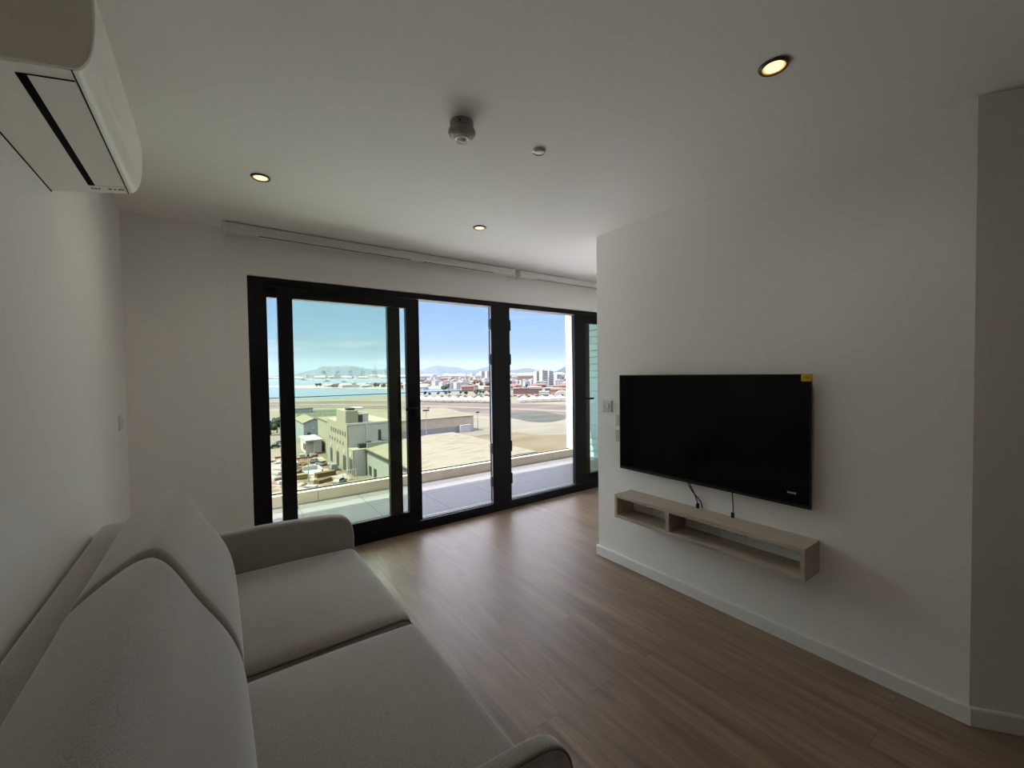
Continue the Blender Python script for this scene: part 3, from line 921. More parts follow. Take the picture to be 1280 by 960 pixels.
# hills: real ridges some kilometres away
def ridge(name, knots, r0, depth, label, seed, base=-60):
    rg = random.Random(seed)
    az0, az1 = knots[0][0], knots[-1][0]
    bm = bmesh.new()
    NA, NR = 90, 14
    ph = [rg.uniform(0, 6.28) for _ in range(8)]
    grid = []
    for i in range(NA + 1):
        a = az0 + (az1 - az0) * i / NA
        for (a0, e0), (a1, e1) in zip(knots, knots[1:]):
            if a0 <= a <= a1 + 1e-9:
                s = (a - a0) / (a1 - a0); s = s * s * (3 - 2 * s)
                el = e0 + (e1 - e0) * s
                break
        row = []
        for j in range(NR + 1):
            tt = j / NR
            rr = r0 + depth * (tt - .5)
            hp = r0 * math.tan(math.radians(el))
            shape = math.sin(PI * min(1, tt)) ** 1.2
            wob = sum(math.sin(a * (1.7 + k * 1.3) + tt * (3 + 2 * k) + ph[k]) / (k + 1) for k in range(6)) * .035
            z = base + (hp - base) * shape * (1 + (wob if tt != .5 else wob * .3))
            ar = math.radians(a)
            row.append(bm.verts.new((rr * math.sin(ar), rr * math.cos(ar), z)))
        grid.append(row)
    for i in range(NA):
        for j in range(NR):
            bm.faces.new((grid[i][j], grid[i + 1][j], grid[i + 1][j + 1], grid[i][j + 1]))
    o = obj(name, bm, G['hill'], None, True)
    return tag(o, label, 'hills', kind='structure')
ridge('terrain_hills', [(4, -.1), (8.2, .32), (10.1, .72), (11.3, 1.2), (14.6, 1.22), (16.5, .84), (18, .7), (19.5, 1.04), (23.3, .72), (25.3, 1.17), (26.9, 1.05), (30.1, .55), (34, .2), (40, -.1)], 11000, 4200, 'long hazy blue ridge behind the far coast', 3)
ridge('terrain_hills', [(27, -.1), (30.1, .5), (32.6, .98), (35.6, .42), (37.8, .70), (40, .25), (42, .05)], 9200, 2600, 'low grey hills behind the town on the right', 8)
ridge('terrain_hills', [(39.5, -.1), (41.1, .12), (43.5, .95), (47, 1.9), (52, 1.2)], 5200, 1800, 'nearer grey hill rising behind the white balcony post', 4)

# ---- low buildings close by
def bld(name, label, loc=(0, 0, 0), cat='building', group=None):
    t = empty(name, loc)
    return tag(t, label, cat, group)
def part(name, lst, m, parent, bev=0):
    return obj(name, boxes(lst, bev), m, parent)

t = bld('depot_building', 'cream two tier depot block with roller doors and a rooftop box', (32, 130, ZG))
wl = part('wall', [(0, 15, 0, 27, 0, 14.6)], G['cream'], t)
part('end_wall', [(.35, 15, -.12, 0, 0, 14.2)], G['greywall'], t)  # grey slab puts the shaded end's tone into its colour
part('annex', [(.2, 13.5, -5.2, -.12, 0, 7.7)], G['cream'], t)
part('annex_wall', [(.5, 3.8, -5.32, -5.2, 0, 7.4)], G['greywall'], t)  # same painted shade tone over the annex end
part('parapet', [(-.1, 15.1, -.2, .15, 14.4, 15.0)], G['white'], t)
part('roof_box', [(0, 3.6, 1, 13, 14.6, 18.7)], G['cream'], t)
part('roof_room', [(3.6, 7, 2, 9, 14.6, 17.6)], G['greywall'], t)
part('roof_door', [(3.9, 5.2, 1.85, 2, 14.6, 17.2)], G['dark'], t)
part('water_tank', [(.8, 3.0, 2.5, 5, 18.7, 19.4)], G['dark'], t)
part('roof_unit', [(3.2, 6.2, 4, 8, 18.7, 19.3)], G['white'], t)
for k in range(7):
    part('window', [(-.06, .05, 1.7 + k * 3.0, 2.8 + k * 3.0, 10.8, 12.2)], G['dark'], t)
for k in range(6):
    part('window', [(-.06, .05, 4.4 + k * 3.6, 5.3 + k * 3.6, 7.9, 8.9)], G['dark'], t)
for k, (y, wd) in enumerate(((21.2, 3.2), (12.2, 3.2), (3.6, 3.6), (-2.9, 3.4))):
    f = part('roller_door', [(-.06 if k < 3 else .13, .3, y - wd / 2, y + wd / 2, .3, 4.9)], G['door'], t)
    obj('louvre', lathe(bmesh.new(), [(0, -.10 if k < 3 else .10), (.75, -.10 if k < 3 else .10), (.75, .3), (0, .3)], (0, y, 6.1), 16, 'X'), G['greywall'], f)
part('drain_pipe', [(5.6, 5.95, -.4, -.12, .0, 15.2)], G['white'], t)
part('door', [(9.3, 10.2, -.2, -.1, 9.0, 12.4)], G['dark'], t)
bm = bmesh.new()
tube(bm, [(10.2, -.8, 9.0), (12.3, -.8, 8.6), (14.6, -.8, 6.2)], .25, 6)
obj('stair', bm, G['door'], t)
part('plant_unit', [(2.6, 4.6, -3.4, -1.6, 7.7, 9.0), (5.2, 6.4, -2.6, -1.6, 7.7, 9.4)], G['dark'], t)

t = bld('warehouse', 'grey green warehouse with a wide cream streaked sheet roof', (36, 80, ZG))
part('wall', [(0, 28, 0, 44, 0, 7.7)], G['greygreen'], t)
bm = bmesh.new()
prof = [(-.4, 7.75), (3, 8.3), (6.6, 8.75), (12, 9.3), (20, 9.75), (28.4, 9.8)]
for y0_, y1_ in ((-.3, 44.3),):
    A = [[bm.verts.new((x, y, z + dz)) for x, z in prof] for y in (y0_, y1_) for dz in (0, .25)]
    for k in range(5):
        bm.faces.new((A[1][k], A[1][k + 1], A[3][k + 1], A[3][k]))
        bm.faces.new((A[0][k], A[0][k + 1], A[2][k + 1], A[2][k]))
        bm.faces.new((A[0][k], A[0][k + 1], A[1][k + 1], A[1][k]))
        bm.faces.new((A[2][k], A[2][k + 1], A[3][k + 1], A[3][k]))
    for q in (0, 5):
        bm.faces.new((A[0][q], A[1][q], A[3][q], A[2][q]))
obj('roof', bm, G['roofstreak'], t)
part('gutter', [(-.6, -.2, -.3, 44.3, 7.35, 7.75)], G['dark'], t)
part('gable_wall', [(0, 28, 43.6, 44, 7.7, 9.6)], G['greygreen'], t)
for y in (41, 36.5):
    part('window', [(-.06, .1, y - 1.2, y + 1.2, .5, 3.2)], G['dark'], t)

t = bld('aircraft_hangar', 'long cream roofed aircraft hangar with a grey ribbed wall', (45, 187, ZG))
bm = bmesh.new()
for k in range(64):
    box(bm, k, k + .8, -.08, 0, 0, 7.9)
box(bm, 0, 64, 0, 34, 0, 7.9)
obj('wall', bm, gm_('ribbed_sheet_wall', (.92, .80, .62), .7, .2, noise=.08, nscale=.3), t)
bm = bmesh.new()
bv = [(-.6, -.6, 7.9), (64.6, -.6, 7.9), (64.6, 34.6, 7.9), (-.6, 34.6, 7.9), (9, 17, 11.4), (56, 17, 11.4)]
V = [bm.verts.new(q) for q in bv]
for q in ((0, 1, 5, 4), (1, 2, 5), (2, 3, 4, 5), (3, 0, 4), (0, 3, 2, 1)):
    bm.faces.new([V[k] for k in q])
obj('roof', bm, G['roof'], t)
part('lower_band', [(0, 57, -.2, -.08, 0, 3.0)], gm_('weathered_grey_band', (.50, .51, .52), .8, .2), t)
part('container', [(55, 61, -2.4, -.3, 0, 3.6)], G['pale'], t)

t = bld('gabled_hangar', 'blue grey gabled hangar beyond the cream depot', (32, 205, ZG))
bm = bmesh.new()
V = [bm.verts.new(q) for q in ((0, 0, 0), (8.6, 0, 0), (8.6, 0, 7.9), (4.4, 0, 9.9), (0, 0, 8.3), (0, 26, 0), (8.6, 26, 0), (8.6, 26, 7.9), (4.4, 26, 9.9), (0, 26, 8.3))]
for q in ((0, 1, 2, 3, 4), (9, 8, 7, 6, 5), (0, 4, 9, 5), (1, 6, 7, 2)):
    bm.faces.new([V[k] for k in q])
obj('wall', bm, G['greyblue'], t)
bm = bmesh.new()
for a, b in (((-.4, 8.2), (4.4, 10.05)), ((4.4, 10.05), (9.0, 7.8))):
    q = [bm.verts.new((x, y, z)) for y in (-.4, 26.4) for x, z in (a, b)]
    q2 = [bm.verts.new((x, y, z + .25)) for y in (-.4, 26.4) for x, z in (a, b)]
    bm.faces.new((q[0], q[1], q[3], q[2])); bm.faces.new((q2[0], q2[1], q2[3], q2[2])); bm.faces.new((q[0], q[1], q2[1], q2[0])); bm.faces.new((q[2], q[3], q2[3], q2[2]))
    bm.faces.new((q[0], q[2], q2[2], q2[0])); bm.faces.new((q[1], q[3], q2[3], q2[1]))
obj('roof', bm, G['roof'], t)
part('window', [(1.5, 2.9, -.1, .1, 1.6, 4.0)], G['dark'], t)
part('wall_lamp', [(3.4, 4.4, -.3, .05, 5.6, 6.2)], G['white'], t)

t = bld('store_building', 'cream store block with a flat roof joining depot and hangars', (34, 160, ZG))
part('wall', [(0, 13, 0, 24, 0, 12.2)], G['cream'], t); part('roof', [(-.3, 13.3, -.2, 24.3, 12.2, 12.6)], G['roof'], t)

t = bld('site_office', 'small white flat roofed office cabin beside the depot', (27.6, 171, ZG))
part('wall', [(0, 5.0, 2.4, 14, 0, 4.9), (2.6, 5.2, 0, 2.4, 0, 4.9)], G['white'], t)
part('end_wall', [(2.7, 5.1, -.1, 0, .2, 4.7)], G['greywall'], t)  # grey slab painted for the cabin's shaded side
part('roof', [(-.3, 5.5, -.3, 14.4, 4.9, 5.4)], G['white'], t)
for y in (6.2, 3.6):
    part('window', [(-.08, .1, y - .9, y + .9, 1.2, 3.6)], G['dark'], t)
part('step', [(2.2, 5.4, -1.6, -.2, 0, .5)], G['red'], t)

t = bld('sports_hall', 'low dark blue grey building on the green field', (50, 366, ZG))
part('wall', [(0, 14, 0, 9, 0, 3.0)], G['greyblue'], t); part('roof', [(-.4, 14.4, -.4, 9.4, 3.0, 3.5)], gm_('dark_blue_roof', (.05, .075, .095), .7, .2), t)

# mesh fence of the sports field
t = bld('sports_fence', 'tall wire fence with posts around the green field', (0, 0, ZG), 'fence')
for k in range(14):
    x = 41 + k * 3.0; y = 318 - k * 1.2
    obj('post', lathe(bmesh.new(), [(0, 0), (.12, 0), (.12, 6.5), (0, 6.5)], (x, y, 0), 6), G['metal'], t)
for z in (.6, 3.4, 6.4):
    obj('wire', tube(bmesh.new(), [(41, 318, z), (80, 302.4, z)], .07, 5), G['metal'], t)

# lamp posts on the apron
def mast(x, y, h, heads, label, r=.22):
    t = bld('floodlight_mast', label, (x, y, ZG), 'lamp post')
    obj('pole', lathe(bmesh.new(), [(0, 0), (r, 0), (r * .6, h), (0, h)], (0, 0, 0), 8), G['metal'], t)
    obj('lamp_head', boxes([(-heads, heads, -.3, .3, h - .2, h + .5)]), G['door'], t)
    return t
mast(80.5, 182, 12.4, 1.5, 'tall pale floodlight mast in front of the aircraft hangar')
mast(111.5, 187, 9.2, .9, 'lamp mast standing past the end of the aircraft hangar')
mast(104, 232, 9.0, .8, 'thin lamp mast on the runway side beyond the hangar')
mast(20.6, 126, 7.4, .3, 'brown timber pole standing on the building site', .18)

# ---- building site
def car(x, y, rz, m, label, van=False):
    t = bld('parked_van' if van else 'parked_car', label, (x, y, ZG + .08), 'van' if van else 'car')
    t.rotation_euler = (0, 0, rz)
    Lc, W = (4.9, 1.95) if van else (4.4, 1.8)
    bm = bmesh.new()
    side = [(-Lc / 2, .35), (-Lc / 2, .9), (-Lc / 2 + .1, .95), (Lc / 2 - .8, .95), (Lc / 2 - .05, .75), (Lc / 2, .35)]
    if van:
        side = [(-Lc / 2, .35), (-Lc / 2, 1.2), (Lc / 2 - 1.0, 1.2), (Lc / 2 - .1, 1.0), (Lc / 2, .35)]
    A = [bm.verts.new((px, -W / 2, z)) for px, z in side]; C = [bm.verts.new((px, W / 2, z)) for px, z in side]
    n = len(side)
    bm.faces.new(A); bm.faces.new(C[::-1])
    for k in range(n):
        bm.faces.new((A[k], A[(k + 1) % n], C[(k + 1) % n], C[k]))
    obj('body', bm, m, t)
    bm = bmesh.new()
    cb = [(-Lc / 2 + .35, .95), (-Lc / 2 + .9, 1.45), (.6, 1.45), (1.35, .95)] if not van else [(-Lc / 2 + .03, 1.2), (-Lc / 2 + .08, 2.1), (.9, 2.1), (1.5, 1.2)]
    w1, w2 = W / 2 - .06, W / 2 - .22
    A = [bm.verts.new((px, -(w2 if z > 1.3 else w1), z)) for px, z in cb]; C = [bm.verts.new((px, (w2 if z > 1.3 else w1), z)) for px, z in cb]
    bm.faces.new(A); bm.faces.new(C[::-1])
    for k in range(4):
        bm.faces.new((A[k], A[(k + 1) % 4], C[(k + 1) % 4], C[k]))
    obj('cabin', bm, G['carglass'] if not van else m, t)
    if van:
        obj('windscreen', boxes([(1.05, 1.3, -.75, .75, 1.3, 1.9)]), G['carglass'], t)
    else:
        obj('roof', boxes([(-Lc / 2 + .85, .65, -w2, w2, 1.44, 1.50)], .02), m, t)
    for px in (-Lc / 2 + .85, Lc / 2 - .9):
        for py in (-W / 2 + .1, W / 2 - .1):
            obj('wheel', lathe(bmesh.new(), [(0, -.1), (.33, -.1), (.33, .1), (0, .1)], (px, py, .33), 12, 'Y'), G['tyre'], t)
    return t
CW = gm_('white_car_paint', (.42, .42, .42), .3, .5); CG = gm_('silver_car_paint', (.26, .27, .28), .3, .5)
CB = gm_('dark_blue_car_paint', (.03, .05, .09), .3, .5); CR = gm_('red_car_paint', (.22, .03, .025), .3, .5); CK = gm_('black_car_paint', (.02, .02, .022), .3, .5)
car(28.0, 147.5, 1.9, CW, 'white car parked with dark windows in front of the depot doors')
car(29.6, 137.6, 1.5, CW, 'white van parked at the depot roller doors', True)
car(26.9, 153.5, 1.2, CG, 'silver car parked behind the white car on the building site')
car(19.6, 196, .3, CB, 'dark blue car on the road left of the office cabin')
car(22.5, 207, .5, CW, 'white car on the road below the roadside trees')
car(27.2, 119.3, .8, CW, 'white car half hidden behind the balcony kerb')
def stack(x, y, rz, n, ln, m, label):
    t = bld('timber_stack', label, (x, y, ZG + .08), 'timber stack')
    t.rotation_euler = (0, 0, rz)
    for k in range(n):
        obj('board_layer', boxes([(-ln / 2 + .1 * (k % 3), ln / 2 - .1 * (k % 2), -1.1 + .05 * k, 1.1 - .04 * k, k * .35, k * .35 + .27)]), m, t)
stack(25.8, 130.5, .2, 4, 5.6, G['timber'], 'stack of brown timber boards below the white van')
stack(23.8, 123.6, .5, 3, 4.6, G['timber'], 'lower stack of brown boards near the timber pole')
stack(19.3, 139, 1.1, 3, 4.0, G['timber'], 'stack of brown boards left of the concrete bay')
t = bld('site_barrier', 'long red barrier lying across the building site', (25.3, 161, ZG + .08), 'barrier')
part('rail', [(-2.6, 2.6, -.35, .35, .35, .9)], G['red'], t); part('foot', [(-2.2, -1.8, -.6, .6, 0, .35), (1.8, 2.2, -.6, .6, 0, .35)], G['greywall'], t)
t = bld('site_barrier', 'short red barrier by the road at the left edge', (18.2, 168, ZG + .08), 'barrier')
part('rail', [(-1.4, 1.4, -.35, .35, .35, .9)], G['red'], t); part('foot', [(-1.2, -.9, -.6, .6, 0, .35), (.9, 1.2, -.6, .6, 0, .35)], G['greywall'], t)
t = bld('concrete_bay', 'pale concrete storage bay with three low walls on the building site', (23.2, 137.5, ZG + .08), 'storage bay')
part('side_wall', [(-1.6, 2.6, 3.2, 3.6, 0, 1.5)], G['pale'], t); part('side_wall', [(2.3, 2.7, -3.4, 3.2, 0, 1.5)], G['greywall'], t); part('slab', [(-1.6, 2.3, -3.4, 3.2, 0, .25)], G['pale'], t)
t = bld('site_container', 'pale grey container on the building site at the left', (19.4, 146.2, ZG + .08), 'container')
part('body', [(-1.2, 1.2, -3, 3, .1, 2.6)], G['pale'], t, .05); part('door', [(-1.1, 1.1, -3.06, -3, .2, 2.5)], G['greyblue'], t)
t = bld('yellow_skip', 'yellow skip standing at the left of the building site', (19.6, 131.5, ZG + .08), 'skip')
part('tub', [(-1.6, 1.6, -.9, .9, .2, 1.2)], gm_('yellow_paint', (.40, .33, .09), .6, .3), t); part('rim', [(-1.75, 1.75, -1.05, 1.05, 1.2, 1.35)], gm_('yellow_rim', (.36, .29, .08), .6, .3), t)
t = bld('guard_rail', 'white guard rail frame in front of the depot annex', (29.6, 121.5, ZG + .08), 'guard rail')
for k in range(4):
    part('post', [(-1.2 + k * 1.2, -1.05 + k * 1.2, -.07, .07, 0, 2.6)], G['white'], t)
part('top_rail', [(-1.2, 2.55, -.07, .07, 2.6, 2.8)], G['white'], t)
for k, (x, y) in enumerate(((21.8, 157), (23.0, 152.6), (18.0, 124.5), (24.6, 144.2), (18.4, 153))):
    t = bld('rubble_heap', ['heap of brown rubble nearest the red barrier', 'heap of rubble beside the grey container', 'rubble heap in the left corner of the building site by the kerb', 'low heap of rubble behind the concrete bay', 'rubble heap at the left edge below the red barrier'][k], (x, y, ZG + .05), 'rubble heap')
    bm = bmesh.new()
    bmesh.ops.create_icosphere(bm, subdivisions=3, radius=1.0)
    for v in bm.verts:
        v.co = Vector((v.co.x * 1.7, v.co.y * 2.2, max(-.02, v.co.z) * .9)) * (1 + .25 * math.sin(v.co.x * 5 + k) * math.cos(v.co.y * 6))
    obj('heap', bm, G['timber'] if k % 2 else G['dirt'], t)

sp_ = []
rs = random.Random(21)
mk = [G['timber'], G['red'], G['pale'], G['white'], G['greyblue'], gm_('pinkish_brick_pack', (.33, .20, .16), .9, .1)]
k = 0
while len(sp_) < 30 and k < 3000:
    k += 1
    x, y = rs.uniform(14.5, 29.6), rs.uniform(112, 167)
    if all((x - a) ** 2 + (y - b) ** 2 > 3.9 ** 2 for a, b in sp_) and all((x - q.location.x) ** 2 + (y - q.location.y) ** 2 > 5.4 ** 2 for q in COL.objects if q.parent is None and q.get('category') in ('car', 'van', 'timber stack', 'barrier', 'storage bay', 'container', 'skip', 'guard rail', 'rubble heap', 'lamp post')):
        sp_.append((x, y))
for x, y in sp_:
    t = bld('material_pack', 'small pack of building material lying on the brown site yard', (x, y, ZG + .08), 'building material', 'packs of material on the building site')
    t.rotation_euler = (0, 0, rs.uniform(0, 3))
    m_ = rs.choice(mk); w_, l_ = rs.uniform(.5, .9), rs.uniform(.8, 1.9)
    part('pallet', [(-l_, l_, -w_, -w_ + .15, 0, .15), (-l_, l_, -.08, .08, 0, .15), (-l_, l_, w_ - .15, w_, 0, .15)], G['timber'], t)
    part('load', [(-l_, l_, -w_, w_, .15, rs.uniform(.4, 1.2))], m_, t, .03)
# ---- trees: a few crown shapes, each tree its own object
def tree_mesh(seed, m):
    rg = random.Random(seed)
    bm = bmesh.new()
    for k in range(9):
        t_ = bmesh.new()
        bmesh.ops.create_icosphere(t_, subdivisions=2, radius=1.0)
        c = Vector((rg.uniform(-.55, .55), rg.uniform(-.55, .55), rg.uniform(-.25, .5)))
        s = rg.uniform(.38, .62)
        for v in t_.verts:
            v.co = v.co * s * (1 + rg.uniform(-.18, .18)) + c
        merge(bm, t_)
    return bm
PT = []
for k in range(4):
    t = empty('tree', (0, 0, 0))
    tag(t, 'x', 'tree')
    o = obj('crown', tree_mesh(40 + k, None), G['leaf'] if k % 2 == 0 else G['leaf2'], t); o.location = (0, 0, 1.5)
    obj('trunk', lathe(bmesh.new(), [(0, 0), (.12, 0), (.07, 1.1), (0, 1.1)], (0, 0, 0), 6), G['trunk'], t)
    PT.append([t, False])
def plant(x, y, s, label, group, z=ZG, k=None):
    k = rnd.randrange(4) if k is None else k
    if not PT[k][1]:
        o = PT[k][0]; PT[k][1] = True
    else:
        o = copy_tree(PT[k][0])
    o.location = (x, y, z); o.scale = (s, s, s * rnd.uniform(.85, 1.15)); o.rotation_euler = (0, 0, rnd.uniform(0, 6))
    o['label'] = label; o['category'] = 'tree'
    if group: o['group'] = group
    elif 'group' in o: del o['group']
    return o
for x, y, s in ((22.5, 240, 2.9), (26.2, 248.5, 3.0), (29.0, 241, 2.3), (34.5, 241, 2.9), (39.5, 246, 2.4), (19, 250, 3.0), (30.5, 234.5, 2.2)):
    plant(x, y, s, 'dark green tree in the clump beside the gabled hangar', 'trees beside the gabled hangar')

# ---- town buildings: shapes shared by copies, each building its own object
def far_block(w_, d_, h_, wallm, roofm, roof='flat', win=True):
    bm = bmesh.new()
    box(bm, -w_ / 2, w_ / 2, -d_ / 2, d_ / 2, 0, h_, mi=0)
    if roof == 'flat':
        box(bm, -w_ / 2 - .2, w_ / 2 + .2, -d_ / 2 - .2, d_ / 2 + .2, h_, h_ + .6, mi=1)
        box(bm, -w_ * .15, w_ * .12, -d_ * .2, d_ * .15, h_ + .6, h_ + 2.6, mi=0)
    else:
        e_ = .7; rh = min(w_, d_) * .22
        V = [bm.verts.new(q) for q in ((-w_ / 2 - e_, -d_ / 2 - e_, h_), (w_ / 2 + e_, -d_ / 2 - e_, h_), (w_ / 2 + e_, d_ / 2 + e_, h_), (-w_ / 2 - e_, d_ / 2 + e_, h_), (-w_ / 2 + d_ * .4, 0, h_ + rh), (w_ / 2 - d_ * .4, 0, h_ + rh))]
        for q in ((0, 1, 5, 4), (1, 2, 5), (2, 3, 4, 5), (3, 0, 4), (0, 3, 2, 1)):
            f = bm.faces.new([V[k] for k in q]); f.material_index = 1
    if win:
        nf = max(1, int(h_ / 3.2)); nw = max(2, int(w_ / 4.5)); nd = max(2, int(d_ / 4.5))
        for fl_ in range(nf):
            z0 = fl_ * h_ / nf + 1.0
            for k in range(nw):
                x = -w_ / 2 + w_ * (k + .5) / nw
                box(bm, x - .8, x + .8, -d_ / 2 - .06, -d_ / 2 + .1, z0, z0 + 1.5, mi=2)
            for k in range(nd):
                y = -d_ / 2 + d_ * (k + .5) / nd
                box(bm, -w_ / 2 - .06, -w_ / 2 + .1, y - .8, y + .8, z0, z0 + 1.5, mi=2)
    return bm
def place_many(name, kinds, spots, label, group, cat='building'):
    protos = [None] * len(kinds)
    out = []
    for i, (x, y, rz, k, s) in enumerate(spots):
        k %= len(kinds)
        if protos[k] is None:
            bmk, ms = kinds[k]()
            o = obj(name, bmk, ms); protos[k] = o
        else:
            o = protos[k].copy(); COL.objects.link(o)
        o.location = (x, y, ZG); o.rotation_euler = (0, 0, rz); o.scale = (s, s, s)
        tag(o, label, cat, group)
        out.append(o)
    return out
PLACED = []
def free(x, y, rad):
    for px, py, pr in PLACED:
        if (px - x) ** 2 + (py - y) ** 2 < (pr + rad) ** 2:
            return False
    PLACED.append((x, y, rad)); return True
def pol(a, r_):
    a = math.radians(a)
    return r_ * math.sin(a), r_ * math.cos(a)
D_ = G['dark']
small = [lambda: (far_block(14, 10, 6.5, 0, 0, 'hip'), [G['white'], G['terracotta'], D_]),
         lambda: (far_block(12, 11, 9.5, 0, 0), [G['cream'], G['white'], D_]),
         lambda: (far_block(18, 10, 7, 0, 0, 'hip'), [G['pink'], G['terracotta'], D_]),
         lambda: (far_block(16, 12, 10, 0, 0), [G['white'], G['pale'], D_]),
         lambda: (far_block(15, 11, 12, 0, 0), [G['pale'], G['white'], D_]),
         lambda: (far_block(13, 10, 8, 0, 0, 'hip'), [G['ochre'], G['terracotta'], D_])]
white_low = [lambda: (far_block(16, 10, 6, 0, 0), [G['white'], G['white'], D_]),
             lambda: (far_block(24, 10, 5, 0, 0, 'hip'), [G['white'], G['pale'], D_]),
             lambda: (far_block(12, 9, 7, 0, 0, 'hip'), [G['cream'], G['terracotta'], D_])]
coast = [lambda: (far_block(60, 40, 26, 0, 0, 'flat', False), [G['white'], G['pale'], D_]),
         lambda: (far_block(90, 50, 18, 0, 0, 'flat', False), [G['cream'], G['white'], D_]),
         lambda: (far_block(40, 35, 38, 0, 0, 'flat', False), [G['pale'], G['white'], D_]),
         lambda: (far_block(120, 60, 14, 0, 0, 'hip', False), [G['cream'], G['white'], D_]),
         lambda: (far_block(70, 45, 22, 0, 0, 'hip', False), [G['white'], G['pink'], D_])]
def single(name, label, a, r_, w_, d_, h_, wallm, roofm, roof='flat', rz=None, win=True):
    x, y = pol(a, r_); PLACED.append((x, y, max(w_, d_) * .56))
    t = bld(name, label, (x, y, ZG)); t.rotation_euler = (0, 0, (.55 if name == 'tower_block' else .0) - math.radians(a) if rz is None else rz)
    obj('wall', B(-w_ / 2, w_ / 2, -d_ / 2, d_ / 2, 0, h_), wallm, t)
    if roof == 'flat':
        obj('roof', boxes([(-w_ / 2 - .3, w_ / 2 + .3, -d_ / 2 - .3, d_ / 2 + .3, h_, h_ + .8), (-w_ * .2, w_ * .1, -2, 2, h_ + .8, h_ + 3.2)]), roofm, t)
    else:
        bm = bmesh.new(); e_ = .8; rh = min(w_, d_) * .2
        V = [bm.verts.new(q) for q in ((-w_ / 2 - e_, -d_ / 2 - e_, h_), (w_ / 2 + e_, -d_ / 2 - e_, h_), (w_ / 2 + e_, d_ / 2 + e_, h_), (-w_ / 2 - e_, d_ / 2 + e_, h_), (-w_ / 2 + d_ * .3, 0, h_ + rh), (w_ / 2 - d_ * .3, 0, h_ + rh))]
        for q in ((0, 1, 5, 4), (1, 2, 5), (2, 3, 4, 5), (3, 0, 4), (0, 3, 2, 1)):
            bm.faces.new([V[k] for k in q])
        obj('roof', bm, roofm, t)
    if win:
        nf = max(1, int(h_ / 3.4))
        for fl_ in range(nf):
            z0 = (fl_ + .35) * h_ / nf
            obj('window_band', boxes([(-w_ / 2 + 1, w_ / 2 - 1, -d_ / 2 - .08, -d_ / 2 + .1, z0, z0 + 1.3)]), G['dark'], t)
    return t
single('tower_block', 'leftmost of the white tower blocks right of the mullion', 39.1, 1010, 14, 14, 32, G['white'], G['white'])
single('tower_block', 'tallest of the white tower blocks right of the mullion', 39.95, 980, 15, 14, 34, G['white'], G['pale'])
single('tower_block', 'bluish tower block at the right of the white tower group', 40.8, 1000, 12, 14, 33, G['pale'], G['white'])
single('tower_block', 'white tower block alone before the white balcony post', 41.9, 1060, 14, 14, 24, G['pale'], G['white'])
single('tower_block', 'left white tower block of the pair near the mullion top hinge', 31.5, 1700, 18, 18, 37, G['white'], G['white'])
single('tower_block', 'right white tower block of the pair beside the mullion', 32.3, 1690, 18, 18, 37, G['white'], G['pale'])
single('apartment_block', 'long ochre apartment block with a terracotta roof', 37.8, 1250, 62, 16, 20, G['ochre'], G['terracotta'], 'hip')
single('apartment_block', 'pale apartment block left of the ochre one', 36.2, 1300, 34, 16, 17, G['pale'], G['white'])
single('maroon_shed', 'long dull maroon shed at the edge of the airfield', 39.0, 590, 66, 14, 7.5, G['maroon'], G['white'], 'flat', None, False)
single('maroon_shed', 'low pink roofed shed next to the maroon one', 42.0, 560, 22, 12, 7, G['pink'], G['terracotta'], 'hip', None, False)
single('terminal_building', 'small white building in front of the maroon shed', 40.0, 500, 12, 10, 6.5, G['white'], G['white'])
# red roofed houses at the edge of the airfield
sp = []
for k in range(16):
    a = 35.2 + 8.5 * k / 15
    r_ = 690 + 30 * (k % 3); x, y = pol(a, r_)
    if free(x, y, 12.5): sp.append((x, y, -math.radians(a) + rnd.uniform(-.3, .3), (0, 2, 5)[k % 3], rnd.uniform(1.0, 1.3)))
place_many('tiled_house', small, sp, 'terracotta roofed house in the row behind the maroon shed', 'terracotta roofed houses behind the shed')
sp = []
for k in range(9):
    a = 29.4 + 4.2 * k / 8
    r_ = 700 + 38 * (k % 3); x, y = pol(a, r_)
    if free(x, y, 12): sp.append((x, y, -math.radians(a) + rnd.uniform(-.3, .3), (2, 0, 5)[k % 3], rnd.uniform(.9, 1.2)))
place_many('tiled_house', small, sp, 'terracotta roofed house beside the inner bay', 'terracotta roofed houses by the inner bay')

# spit (white marina houses and trees)
sp = []
for k in range(64):
    a = 11.5 + 12.5 * (k / 63) ** .8
    r_ = 1210 - (a - 12) * 26 + rnd.uniform(-55, 110)
    x, y = pol(a, r_); s_ = rnd.uniform(.8, 1.2)
    for q in range(30):
        if free(x, y, 13.6 * s_): sp.append((x, y, rnd.uniform(0, 3.1), rnd.randrange(3), s_)); break
        r_ += 14; x, y = pol(a, r_)
place_many('marina_house', white_low, sp, 'small white house among trees on the low spit across the bay', 'white houses on the spit')
for k in range(40):
    a = 10.5 + 13.5 * k / 39
    r_ = 1180 - (a - 12) * 26 + rnd.uniform(-70, 60)
    x, y = pol(a, r_)
    if free(x, y, 6): plant(x, y, rnd.uniform(3, 5), 'dark tree between the white houses on the low spit', 'trees on the spit')
# far coast town
sp = []
for k in range(110):
    a = 5.5 + 38.5 * (k + rnd.random()) / 110
    r_ = rnd.uniform(1.0, 1.35) * (4700 if a < 12 else 3900 if a < 20 else 3500)
    kk, s_ = rnd.randrange(5), rnd.uniform(.7, 1.15)
    for q in range(30):
        x, y = pol(a, r_)
        if free(x, y, (38, 54, 28, 70, 44)[kk] * s_): sp.append((x, y, rnd.uniform(-.4, .4) - math.radians(a), kk, s_)); break
        r_ += 40
place_many('coast_block', coast, sp, 'pale town block on the far coast below the hills', 'town blocks on the far coast')
